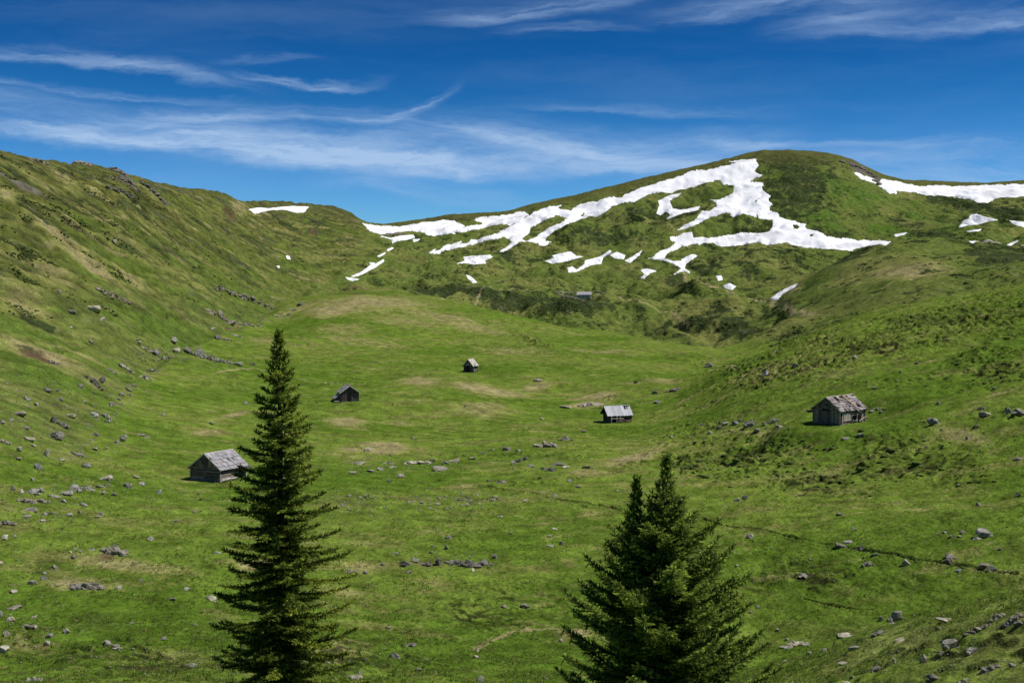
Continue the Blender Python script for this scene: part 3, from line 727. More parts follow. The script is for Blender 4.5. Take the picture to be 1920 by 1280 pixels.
SNOW = [
    ("vast branching white snowfield on the flank below the rounded summit", [BIG] + BIG_HOLES),
    ("long white snow band lying in the saddle between the two mountains", [z2([(120, 503), (200, 518), (340, 520), (460, 498), (560, 488), (630, 488), (640, 498), (680, 510), (690, 522), (740, 515), (785, 508), (788, 495), (745, 488), (750, 472), (880, 462), (960, 448), (1020, 437), (1045, 455), (1000, 478), (940, 515), (925, 503), (860, 512), (780, 530), (700, 545), (600, 560), (520, 572), (470, 562), (465, 548), (380, 543), (330, 545), (270, 565), (215, 562), (160, 545)])]),
    ("small ragged snow patch just under the long band in the saddle", [z2([(222, 575), (280, 585), (330, 572), (400, 568), (410, 580), (370, 592), (310, 600), (285, 612), (282, 592)])]),
    ("snow crumb at the right end of the ragged patch under the saddle", [z2([(402, 592), (438, 590), (425, 600), (405, 605)])]),
    ("upper short snow fleck in the gully below the saddle", [z2([(255, 650), (280, 637), (290, 641), (262, 658)])]),
    ("lower short snow fleck in the gully below the saddle", [z2([(202, 685), (245, 665), (243, 672), (210, 690)])]),
    ("long thin diagonal snow streak lining the gully below the saddle", [z2([(58, 798), (120, 770), (165, 735), (158, 722), (188, 724), (182, 735), (235, 704), (238, 713), (190, 747), (140, 774), (90, 797)])]),
    ("little snow patch at the lowest end of the gully streak", [z2([(27, 803), (50, 807), (99, 814), (62, 823), (38, 816)])]),
    ("broad white snow ribbon reaching the photo edge right of the summit", [z3([(950, 215), (1000, 232), (1060, 250), (1100, 276), (1112, 255), (1200, 270), (1330, 298), (1420, 292), (1560, 298), (1700, 290), (1905, 285), (2060, 282), (2060, 350), (1905, 350), (1780, 355), (1740, 365), (1700, 388), (1650, 385), (1600, 365), (1500, 350), (1370, 345), (1300, 330), (1190, 318), (1190, 337), (1150, 332), (1110, 300), (1070, 275), (1000, 257)])]),
    ("snow patch feeding a rocky gully under the right snow ribbon", [z3([(1543, 525), (1560, 495), (1600, 475), (1608, 455), (1640, 452), (1700, 470), (1757, 484), (1700, 492), (1650, 507), (1590, 512)])]),
    ("snow patch cut by the right photo edge below the snow ribbon", [z3([(1828, 489), (1905, 495), (1970, 500), (1970, 528), (1905, 522), (1850, 507)])]),
    ("small snow fleck on the rim of the green mound, below the summit", [z3([(1183, 565), (1250, 554), (1240, 563), (1190, 575)])]),
    ("snow sliver beside the pale track at the right photo edge", [z3([(1813, 622), (1870, 597), (1872, 603), (1830, 627)])]),
    ("tiny snow spot at the foot of the rocky gully by the track", [z3([(1598, 602), (1636, 602), (1620, 613)])]),
    ("thin snow line on the hummock above the pale track", [z3([(1588, 546), (1665, 536), (1660, 543), (1600, 550)])]),
    ("ragged snow patch in the hollow left of the snowfield's main trunk", [z2([(1760, 445), (1778, 400), (1770, 378), (1830, 348), (1895, 335), (1880, 350), (1830, 375), (1840, 400), (1850, 420), (1885, 428), (1930, 425), (2000, 407), (1990, 427), (1905, 445), (1865, 460), (1818, 477), (1840, 455), (1810, 435), (1780, 457)])]),
    ("leaf shaped snow patch on the moor under the left snow strands", [z2([(645, 727), (690, 712), (683, 690), (740, 685), (830, 679), (842, 690), (800, 710), (808, 725), (740, 729), (690, 723)])]),
    ("tick shaped snow fleck low on the moor under the leaf shaped patch", [z2([(698, 791), (715, 796), (740, 814), (757, 832), (735, 834), (713, 813)])]),
    ("wedge shaped snow patch in the middle of the moor", [z2([(1140, 713), (1185, 696), (1180, 682), (1230, 670), (1280, 659), (1312, 685), (1350, 687), (1262, 711), (1182, 726)])]),
    ("slanting bent snow patch between the wedge and the little triangle", [z2([(1263, 750), (1290, 744), (1315, 762), (1360, 729), (1360, 711), (1440, 690), (1500, 653), (1507, 664), (1460, 692), (1450, 726), (1390, 736), (1310, 772), (1270, 775)])]),
    ("little triangular snow patch in a hollow of the middle moor", [z2([(1498, 678), (1540, 664), (1583, 680), (1577, 702), (1530, 696)])]),
    ("narrow slanting snow patch beside the little triangular one", [z2([(1583, 710), (1620, 690), (1677, 655), (1667, 676), (1612, 722)])]),
    ("hook shaped snow patch below the snowfield's lowest tongue", [z2([(1668, 762), (1710, 756), (1757, 768), (1720, 781), (1690, 810), (1673, 806), (1695, 786)])]),
    ("tiny snow spot above the tan footpath on the moor", [z3([(188, 797), (215, 794), (222, 816), (200, 820)])]),
    ("small snow patch touching the tan footpath on the moor", [z3([(228, 852), (262, 837), (297, 855), (277, 872), (245, 864)])]),
    ("narrow snow streak in the brown gully beside the green mound", [z3([(495, 920), (540, 885), (600, 855), (640, 839), (627, 856), (562, 892), (532, 927), (505, 930)])]),
    ("white snow strip just under the ridge of the left mountain", [z1([(1390, 424), (1440, 415), (1500, 420), (1580, 411), (1640, 407), (1722, 411), (1700, 437), (1655, 443), (1590, 426), (1520, 426), (1470, 436), (1425, 449)])]),
    ("small bright snow spot low on the left mountainside", [z1([(1598, 684), (1616, 687), (1622, 703), (1605, 699)])]),
    ("tiniest snow speck below the small spot on the left mountainside", [z1([(1546, 741), (1561, 741), (1556, 752)])]),
]

def sdf(px, py, polys):
    """signed distance (px) to a polygon with holes; positive inside"""
    best = np.full(px.shape, 1e9); inside = np.zeros(px.shape, bool)
    for pl in polys:
        n = len(pl)
        for i in range(n):
            x0, y0 = pl[i]; x1, y1 = pl[(i + 1) % n]
            dx, dy = x1 - x0, y1 - y0; L = dx * dx + dy * dy + 1e-9
            u = np.clip(((px - x0) * dx + (py - y0) * dy) / L, 0, 1)
            best = np.minimum(best, (px - x0 - u * dx) ** 2 + (py - y0 - u * dy) ** 2)
            if abs(dy) > 1e-9:
                c = ((y0 > py) != (y1 > py)) & (px < dx * (py - y0) / dy + x0)
                inside ^= c
    s = np.sqrt(best)
    return np.where(inside, s, -s)

def build_snow():
    for lab, polys in SNOW:
        O = np.array(polys[0]); x0, x1 = O[:, 0].min() - 3, O[:, 0].max() + 3; y0, y1 = O[:, 1].min() - 2, O[:, 1].max() + 2
        small = (x1 - x0) < 200
        gx, gy, gz, gd = ground(*[a.ravel() for a in np.meshgrid(np.linspace(x0, x1, 24), np.linspace(y0, y1, 12))])
        d0, d1 = gd.min() * .985, gd.max() * 1.015
        step = .35 if small and (x1 - x0) < 80 else (.7 if small else 1.0)
        na = int((x1 - x0) / step) + 2
        a = np.linspace(ray(x0, 420)[0], ray(x1, 420)[0], na)
        nd = int(math.log(d1 / d0) / (.0009 if not small else .0006)) + 2
        nd = min(nd, 560)
        dd = np.exp(np.linspace(math.log(d0), math.log(d1), nd))
        A, D = np.meshgrid(a, dd, indexing='ij')
        x = np.sin(A) * D; y = np.cos(A) * D; z = hz_at(x.ravel(), y.ravel()).reshape(A.shape)
        px, py = proj(x, y, z)
        s = np.full(A.shape, -9.0)
        q = (px > x0) & (px < x1) & (py > y0) & (py < y1)
        s[q] = sdf(px[q], py[q], polys)
        amp = 4.0 if not small else 1.1
        s = s + amp * fbm(x / 8, y / 14, 3, 6, .75)
        # follow a smoothed ground so that snow fills hollows
        zs = z.copy()
        for k in range(60):
            zs[1:-1, 1:-1] = (zs[:-2, 1:-1] + zs[2:, 1:-1] + zs[1:-1, :-2] + zs[1:-1, 2:] + 2 * zs[1:-1, 1:-1]) / 6
        thick = np.clip(s * .10 + .06, -1.2, .28)
        w = sm(s, 0, 9)
        zz = z + thick * np.clip(D / 900, .5, 1) + (np.maximum(zs, z) - z) * w
        keep = (s > -1.6) & (zz > z - .9)
        kf = keep[:-1, :-1] & keep[1:, :-1] & keep[:-1, 1:] & keep[1:, 1:]
        ii, jj = np.nonzero(kf)
        if len(ii) == 0:
            print('empty snow', lab); continue
        b = ii * nd + jj
        quads = np.stack([b, b + nd, b + nd + 1, b + 1], 1)
        used, inv = np.unique(quads, return_inverse=True); inv = inv.reshape(-1, 4)
        T = np.stack([x, y, zz], -1).reshape(-1, 3)[used]
        # a closed body: underside 1.5 m lower, skirts round the rim
        Bm = T.copy(); Bm[:, 2] -= 1.2
        n = len(T)
        e = np.concatenate([inv[:, [0, 1]], inv[:, [1, 2]], inv[:, [2, 3]], inv[:, [3, 0]]])
        key = e[:, 0].astype(np.int64) * n + e[:, 1]; rkey = e[:, 1].astype(np.int64) * n + e[:, 0]
        rim = e[~np.isin(key, rkey)]
        side = np.stack([rim[:, 1], rim[:, 0], rim[:, 0] + n, rim[:, 1] + n], 1)
        allf = np.concatenate([inv, inv[:, ::-1] + n, side])
        me = mesh_from('snow_patch', np.concatenate([T, Bm]), allf, 4)
        o = link('snow_patch', me, M_SNOW, smooth=True)
        tag(o, lab, 'snow patch', 'snow patches left on the mountains')
build_snow()
# ------------------------------------------------------------------ rocks
def mat_rock():
    m, N, b = material("rock")
    tc = N.new('ShaderNodeTexCoord'); P = tc.outputs['Object']
    oi = N.new('ShaderNodeObjectInfo'); at = N.new('ShaderNodeAttribute', attribute_name='tint')
    geo = N.new('ShaderNodeNewGeometry'); W = geo.outputs['Position']
    n1 = N.noise(W, 2.2, 6, .7); n2 = N.noise(W, 9.0, 4, .6); n3 = N.noise(W, .8, 3, .6)
    c = N.mix(N.sstep(n1, .35, .65), (.135, .135, .115, 1), (.38, .372, .315, 1))
    c = N.mix(N.sstep(n3, .5, .68, 0, .55), c, (.26, .22, .14, 1))       # lichen
    c = N.mix(N.sstep(n2, .6, .75, 0, .7), c, (.06, .058, .05, 1))
    k = N.lin(oi.outputs['Random'], 0, 1, .75, 1.2)
    c = N.mix(1.0, c, N.comb(k, k, k), 'MULTIPLY')
    c = N.mix(1.0, c, at.outputs['Color'], 'MULTIPLY')
    N.l.new(c, b.inputs['Base Color'])
    bp = N.new('ShaderNodeBump'); bp.inputs['Strength'].default_value = .8; bp.inputs['Distance'].default_value = .12
    N.l.new(n1, bp.inputs['Height']); N.l.new(bp.outputs[0], b.inputs['Normal'])
    return m
M_ROCK = mat_rock()

def ico(sub):
    import bmesh
    bm = bmesh.new(); bmesh.ops.create_icosphere(bm, subdivisions=sub, radius=1)
    bm.verts.ensure_lookup_table()
    v = np.array([x.co[:] for x in bm.verts]); f = np.array([[w.index for w in p.verts] for p in bm.faces]); bm.free()
    return v, f
ICO = {s: ico(s) for s in (1, 2, 3, 4)}

def rock_shape(rng, sub, sx, sy, sz, rough=.12, flat=0.0):
    """one faceted boulder: sphere cut by planes, then roughened; centred, resting with a quarter below ground"""
    v, f = ICO[sub]; v = v.copy()
    for k in range(rng.randint(11, 18)):
        n = rng.normal(size=3); n /= np.linalg.norm(n); c = rng.uniform(.42, .85)
        dp = v @ n; ov = dp > c
        v[ov] -= np.outer(dp[ov] - c, n)
    if flat: v[:, 2] = np.minimum(v[:, 2], 1 - flat)
    o = rng.uniform(0, 99)
    nz = fbm(v[:, 0] * 1.8 + o, v[:, 1] * 1.8 + v[:, 2] * 2.3, 3, 3, .6)
    v *= (1 + rough * 1.6 * nz)[:, None]
    v *= np.array([sx, sy, sz]) / 2 * 1.12
    a = rng.uniform(-.35, .35); R = np.array([[math.cos(a), -math.sin(a), 0], [math.sin(a), math.cos(a), 0], [0, 0, 1]])
    v = v @ R.T
    t = rng.uniform(-.18, .18, 2)
    v[:, 2] += v[:, 0] * t[0] + v[:, 1] * t[1]
    return v, f

def rock_object(name, parts, loc, tint, label, cat, group=None):
    vs, fs, n = [], [], 0
    for v, f in parts:
        vs.append(v); fs.append(f + n); n += len(v)
    me = mesh_from(name, np.concatenate(vs), np.concatenate(fs), 3)
    attr_color(me, 'tint', np.tile(np.array(tint), (n, 1)))
    me.polygons.foreach_set('use_smooth', np.zeros(len(me.polygons), bool))
    o = link(name, me, M_ROCK); o.location = loc
    tag(o, label, cat, group)
    return o

# zone phrase -> list of (photo x, photo y of the middle, width px, height px, look); looks: g grey, d dark, p pale, s flat slab, o outcrop of many blocks
ROCKS = {
 "under the upper left slope": [(110, 787, 34, 21, 'd'), (51, 747, 15, 9, 'g'), (68, 757, 9, 7, 'g'), (87, 730, 15, 7, 'd'), (108, 731, 10, 6, 'g'), (49, 800, 15, 8, 'd'), (35, 841, 10, 11, 'g'), (20, 785, 11, 6, 'g'), (4, 790, 14, 10, 'g'), (158, 753, 7, 5, 'p'), (113, 747, 14, 8, 'g'), (35, 774, 26, 8, 's')],
 "on the lower left slope": [(105, 816, 26, 15, 'g'), (55, 822, 20, 7, 's'), (87, 848, 17, 14, 'g'), (180, 814, 10, 6, 'd'), (130, 777, 26, 6, 's'), (175, 776, 16, 7, 'g'), (34, 858, 12, 5, 's'), (72, 874, 19, 11, 'g'), (115, 861, 14, 5, 's'), (62, 834, 12, 6, 'g'), (8, 825, 20, 10, 'o')],
 "in the gully above the front cabin": [(230, 820, 17, 15, 'g'), (219, 828, 14, 6, 'g'), (178, 840, 15, 6, 'p'), (146, 850, 32, 9, 'o'), (268, 815, 28, 6, 'o'), (202, 788, 12, 8, 'g'), (208, 757, 12, 7, 'g'), (199, 778, 16, 14, 'o'), (200, 839, 8, 4, 'p')],
 "near the front cabin's left side": [(162, 872, 17, 10, 'g'), (202, 894, 33, 15, 'p'), (240, 908, 17, 12, 'd'), (193, 923, 11, 7, 'g'), (214, 926, 12, 7, 'g'), (298, 920, 13, 9, 'g'), (264, 906, 14, 6, 'g'), (328, 975, 9, 6, 'g'), (257, 893, 14, 5, 's'), (306, 775, 9, 5, 'g'), (397, 792, 13, 6, 'g'), (372, 924, 6, 5, 'd'), (378, 935, 7, 5, 'g')],
 "in the rock line at the left edge": [(48, 935, 32, 13, 'o'), (78, 936, 24, 11, 'o'), (103, 928, 22, 10, 'o'), (125, 922, 20, 10, 'g'), (142, 914, 22, 13, 'g'), (163, 912, 26, 13, 'o'), (186, 910, 14, 6, 'g'), (202, 907, 12, 6, 'd'), (62, 921, 22, 12, 'g'), (76, 917, 17, 12, 'g'), (25, 914, 12, 9, 'g'), (40, 919, 12, 7, 'p'), (61, 897, 8, 9, 'g')],
 "in the lower rock line at the left edge": [(60, 953, 32, 7, 's'), (50, 968, 22, 5, 's'), (14, 978, 34, 13, 'o'), (83, 963, 12, 6, 'g'), (97, 961, 10, 5, 'g'), (80, 976, 13, 6, 'p'), (130, 963, 15, 7, 'g'), (117, 938, 13, 7, 'g'), (157, 945, 17, 7, 'g'), (149, 959, 8, 6, 'g'), (187, 961, 10, 6, 'g'), (180, 968, 18, 4, 's')],
 "in the boulder ledge above the spruce": [(353, 656, 24, 15, 'd'), (373, 661, 26, 18, 'g'), (395, 665, 32, 24, 'o'), (413, 674, 20, 13, 'o'), (430, 677, 20, 10, 'o'), (447, 682, 18, 8, 'g'), (330, 654, 16, 9, 'p'), (290, 658, 15, 13, 'g'), (268, 648, 30, 8, 'o'), (312, 668, 28, 9, 'o'), (475, 682, 10, 5, 'd')],
 "in the stony line down the gully": [(272, 706, 19, 8, 'o'), (253, 721, 12, 8, 'o'), (240, 728, 13, 8, 'd'), (241, 739, 8, 6, 'd'), (222, 747, 10, 6, 'g'), (228, 737, 11, 7, 'g'), (284, 692, 12, 6, 'g')],
 "in the rubble on the left slope": [(175, 713, 30, 16, 'o'), (191, 711, 13, 11, 'd'), (150, 722, 12, 8, 'd'), (100, 678, 16, 8, 'o'), (210, 695, 18, 6, 'o'), (235, 686, 26, 9, 'o')],
 "high on the left mountainside": [(176, 577, 24, 11, 'p'), (134, 583, 16, 6, 'g'), (191, 597, 14, 7, 'g'), (171, 640, 10, 6, 'p'), (133, 613, 10, 5, 'p'), (111, 546, 8, 6, 'd'), (214, 450, 14, 7, 'p')],
 "in the valley above the boulder ledge": [(408, 632, 15, 8, 'd'), (326, 636, 18, 8, 'g'), (424, 634, 18, 6, 'o'), (445, 628, 18, 6, 'o'), (564, 569, 16, 8, 'd'), (552, 580, 10, 5, 'g'), (520, 592, 12, 4, 'g'), (398, 615, 12, 4, 'g'), (540, 589, 8, 5, 'd')],
 "on the grass behind the slender spruce": [(460, 754, 10, 6, 'g'), (688, 842, 14, 8, 'p'), (673, 867, 30, 7, 's'), (730, 867, 18, 6, 'o'), (712, 878, 12, 8, 'g'), (660, 885, 22, 4, 's'), (697, 882, 18, 5, 's'), (750, 891, 18, 8, 'p'), (730, 900, 8, 6, 'd'), (735, 875, 12, 4, 's'), (408, 1034, 14, 5, 'g'), (365, 958, 10, 5, 'g')],
 "in the pale ledge across the meadow centre": [(783, 865, 46, 11, 'p'), (811, 862, 14, 8, 'd'), (853, 862, 30, 7, 'p'), (887, 858, 16, 5, 's'), (823, 879, 34, 5, 's'), (835, 866, 14, 6, 'g')],
 "near the outcrop in the meadow centre": [(949, 840, 20, 9, 'd'), (972, 844, 12, 6, 'g'), (906, 847, 11, 6, 'd'), (1023, 830, 42, 17, 'o'), (1060, 820, 24, 9, 'd'), (1096, 808, 9, 5, 'd'), (923, 842, 8, 3, 's')],
 "among the dark blocks in the meadow": [(963, 865, 16, 10, 'g'), (975, 862, 14, 8, 'd'), (987, 859, 12, 7, 'd'), (997, 873, 16, 6, 'g'), (1032, 878, 20, 11, 'd'), (1048, 869, 22, 6, 'd'), (1102, 875, 20, 6, 'g'), (1068, 900, 14, 6, 'p'), (1019, 876, 8, 7, 'g'), (1060, 874, 18, 5, 'p')],
 "below the dark blocks in the meadow": [(917, 899, 11, 5, 'd'), (943, 902, 20, 6, 'd'), (937, 968, 12, 4, 'p'), (985, 937, 12, 4, 's'), (1040, 928, 10, 5, 'g'), (1085, 911, 12, 4, 'd'), (1158, 919, 8, 3, 'd')],
 "on the meadow around the middle cabins": [(1063, 762, 24, 4, 's'), (1107, 757, 44, 6, 'p'), (1010, 712, 20, 5, 's'), (1192, 716, 9, 5, 'd'), (1227, 735, 13, 6, 'g'), (1263, 730, 26, 7, 'o'), (1235, 752, 17, 5, 'g'), (872, 760, 7, 5, 'g'), (1016, 784, 8, 4, 'p'), (1260, 818, 13, 5, 'd'), (773, 820, 8, 4, 'g'), (1208, 800, 7, 3, 'd')],
 "left of the large right cabin": [(1350, 800, 16, 8, 'g'), (1360, 793, 12, 9, 'g'), (1379, 792, 15, 8, 'g'), (1387, 787, 9, 7, 'g'), (1406, 792, 23, 12, 'g'), (1433, 794, 13, 9, 'g'), (1443, 788, 17, 9, 'o'), (1453, 787, 15, 8, 'g'), (1463, 799, 20, 6, 's'), (1420, 805, 14, 5, 'g'), (1313, 795, 13, 4, 'd'), (1331, 810, 10, 5, 'g')],
 "right of the large right cabin": [(1748, 789, 20, 13, 'g'), (1830, 798, 12, 7, 'd'), (1813, 820, 8, 7, 'g'), (1890, 770, 15, 11, 'g'), (1911, 769, 26, 12, 'g'), (1842, 764, 18, 7, 'd'), (1848, 776, 34, 5, 's'), (1910, 858, 17, 8, 'g'), (1658, 766, 8, 6, 'd'), (1646, 766, 8, 4, 'd'), (1759, 755, 9, 5, 'd'), (1615, 813, 16, 7, 'd'), (1633, 770, 12, 3, 'g'), (1637, 767, 6, 4, 'p'), (1652, 771, 8, 4, 'g'), (1586, 820, 14, 4, 'd')],
 "on the hummocks at the right": [(1437, 697, 18, 10, 'g'), (1330, 684, 18, 9, 'g'), (1603, 668, 16, 8, 'g'), (1688, 697, 8, 6, 'd'), (1490, 684, 16, 7, 'g'), (1865, 728, 10, 4, 'g'), (1680, 713, 8, 4, 'g'), (1640, 726, 10, 4, 'g'), (1720, 680, 12, 4, 'd')],
 "below the hummocky right slope": [(1382, 936, 18, 7, 'g'), (1397, 931, 12, 7, 'd'), (1360, 948, 9, 4, 'p'), (1835, 945, 13, 6, 'g'), (1908, 927, 14, 7, 'g'), (1798, 908, 8, 3, 'g'), (1575, 963, 14, 4, 'g')],
 "above the trench at the right": [(1845, 997, 28, 17, 'g'), (1832, 1008, 20, 6, 's'), (1805, 997, 9, 6, 'p'), (1783, 1004, 11, 7, 'g'), (1772, 997, 10, 4, 'g'), (1759, 1000, 10, 5, 'd'), (1798, 1004, 11, 5, 'd'), (1600, 989, 10, 4, 'g'), (1875, 1029, 10, 4, 'd')],
 "along the trench at the right": [(1700, 1053, 20, 13, 'p'), (1627, 1055, 22, 10, 'g'), (1508, 1076, 22, 8, 'g'), (1780, 1042, 22, 9, 'd'), (1778, 1048, 16, 12, 'd'), (1862, 1065, 22, 12, 'd'), (1847, 1057, 20, 9, 'g'), (1798, 1068, 14, 7, 'g'), (1615, 1027, 15, 9, 'd'), (1575, 1020, 20, 10, 'd'), (1405, 1003, 17, 10, 'g'), (1590, 1015, 18, 6, 'g'), (1640, 1038, 14, 6, 'g'), (1333, 1026, 16, 6, 'g')],
 "where the near slope meets the meadow": [(1680, 1152, 27, 23, 'd'), (1668, 1161, 11, 8, 'g'), (1652, 1159, 9, 8, 'g'), (1458, 1180, 9, 6, 'p'), (1475, 1197, 8, 5, 'p'), (1672, 1168, 12, 4, 'g'), (1420, 1137, 9, 7, 'p'), (1408, 1146, 6, 6, 'p')],
 "on the near slope at the lower right": [(1585, 1187, 38, 9, 'p'), (1490, 1207, 48, 6, 'p'), (1775, 1160, 36, 8, 'p'), (1648, 1185, 32, 8, 'd'), (1603, 1213, 32, 6, 'p'), (1547, 1217, 16, 8, 'p'), (1472, 1238, 15, 5, 'p'), (1783, 1204, 30, 22, 'd'), (1823, 1215, 26, 18, 'd'), (1733, 1234, 18, 18, 'g'), (1765, 1223, 13, 8, 'd'), (1830, 1180, 42, 13, 'o'), (1870, 1154, 26, 15, 'o')],
 "in the lower right corner": [(1899, 1158, 36, 18, 'o'), (1912, 1166, 18, 11, 'd'), (1642, 1253, 20, 13, 'd'), (1597, 1268, 10, 8, 'g'), (1857, 1249, 36, 12, 'o'), (1750, 1268, 24, 15, 'd'), (1803, 1275, 24, 12, 'o'), (1760, 1177, 18, 5, 'd'), (1580, 1243, 22, 5, 'p'), (1485, 1278, 8, 8, 'p'), (1587, 1278, 14, 6, 'g'), (1518, 1223, 10, 5, 'g'), (1900, 1246, 18, 6, 'g'), (1690, 1200, 26, 4, 'p')],
 "on the brown ground at the left": [(215, 1024, 46, 33, 'o'), (165, 1096, 54, 20, 'o'), (138, 1043, 13, 8, 'd'), (143, 1028, 9, 6, 'p'), (131, 1034, 8, 4, 'p'), (150, 1033, 9, 4, 'p'), (102, 1062, 12, 8, 'g'), (83, 1073, 10, 8, 'g'), (62, 1091, 18, 8, 'd'), (82, 1083, 11, 9, 'g'), (222, 1100, 15, 8, 'p'), (265, 1086, 12, 5, 'g'), (172, 1029, 12, 4, 'p'), (250, 1053, 8, 5, 'g')],
 "left of the slender spruce": [(350, 1102, 16, 8, 'g'), (397, 1119, 22, 8, 'p'), (403, 1127, 8, 4, 'p'), (323, 1122, 15, 5, 'd'), (282, 1009, 13, 8, 'g'), (247, 1167, 12, 4, 'g'), (305, 1195, 13, 8, 'g'), (367, 1169, 9, 5, 'd'), (395, 1166, 9, 5, 'g'), (360, 1244, 18, 9, 'g'), (273, 1238, 10, 5, 'p')],
 "at the left edge of the near meadow": [(8, 1006, 14, 8, 'p'), (27, 1004, 8, 4, 'g'), (24, 1107, 20, 7, 'p'), (20, 1160, 15, 9, 'p'), (55, 1172, 28, 10, 'o'), (13, 1185, 17, 9, 'p'), (8, 1213, 22, 12, 'p'), (2, 1053, 10, 6, 'p'), (2, 1150, 10, 12, 'g'), (27, 1138, 28, 5, 's'), (62, 1156, 16, 5, 's')],
 "in the near meadow at the lower left": [(123, 1182, 18, 10, 'g'), (92, 1190, 18, 10, 'g'), (88, 1202, 14, 9, 'p'), (200, 1202, 16, 10, 'g'), (220, 1211, 18, 7, 'o'), (65, 1270, 28, 20, 'o'), (215, 1215, 8, 4, 'g')],
 "in the rock cluster between the two spruces": [(763, 1054, 22, 11, 'd'), (778, 1048, 19, 15, 'g'), (793, 1055, 12, 10, 'd'), (804, 1056, 14, 11, 'd'), (821, 1052, 17, 15, 'd'), (852, 1051, 20, 16, 'd'), (880, 1051, 42, 28, 'd'), (907, 1052, 34, 14, 'g'), (928, 1042, 15, 7, 'g'), (887, 1068, 9, 8, 'p'), (766, 1070, 13, 7, 'd'), (836, 1052, 12, 5, 'g')],
 "around the rock cluster in the near meadow": [(837, 1025, 12, 11, 'g'), (808, 1034, 9, 6, 'g'), (840, 1007, 18, 7, 'd'), (717, 1058, 10, 5, 'd'), (685, 1072, 12, 6, 'g'), (658, 1068, 20, 9, 'o'), (1052, 1016, 11, 8, 'g'), (1032, 1022, 18, 5, 'g'), (957, 998, 10, 5, 'd'), (739, 1036, 16, 5, 'g'), (812, 1023, 8, 4, 'g'), (1040, 990, 9, 4, 'p'), (1030, 1003, 10, 5, 'g')],
 "in the front meadow between the spruces": [(945, 1135, 12, 8, 'd'), (983, 1135, 22, 9, 'g'), (770, 1206, 20, 9, 'g'), (740, 1227, 24, 14, 'g'), (728, 1174, 14, 6, 'g'), (785, 1254, 14, 11, 'd'), (892, 1229, 11, 8, 'p'), (895, 1218, 9, 7, 'p'), (901, 1272, 14, 17, 'g'), (1050, 1199, 11, 7, 'p'), (667, 1268, 28, 9, 'p'), (677, 1259, 10, 8, 'p'), (1022, 1270, 14, 5, 'g'), (800, 1235, 8, 5, 'g')],
}
LOOK = {'g': ["grey boulder", "weathered grey boulder"], 'd': ["dark shaded boulder", "dark rock"], 'p': ["pale sunlit stone", "pale flat rock"], 's': ["thin flat grey slab", "low flat slab"], 'o': ["rugged grey outcrop", "broken grey outcrop"]}
ORD = ["leftmost", "second from left", "third from left", "fourth from left", "fifth from left", "sixth from left", "seventh from left", "eighth from left", "ninth from left", "tenth from left", "eleventh from left", "twelfth from left"]

def look_of(w, h, k):
    big = w >= 20 if k != 'o' else w >= 28
    s = {'g': "grey", 'd': "dark", 'p': "pale", 's': "flat grey", 'o': "rugged grey"}[k]
    n = {'g': "boulder" if big else "stone", 'd': "boulder" if big else "stone", 'p': "rock" if big else "stone", 's': "slab", 'o': "outcrop"}[k]
    return ("large " if big else "small ") + s + " " + n, n

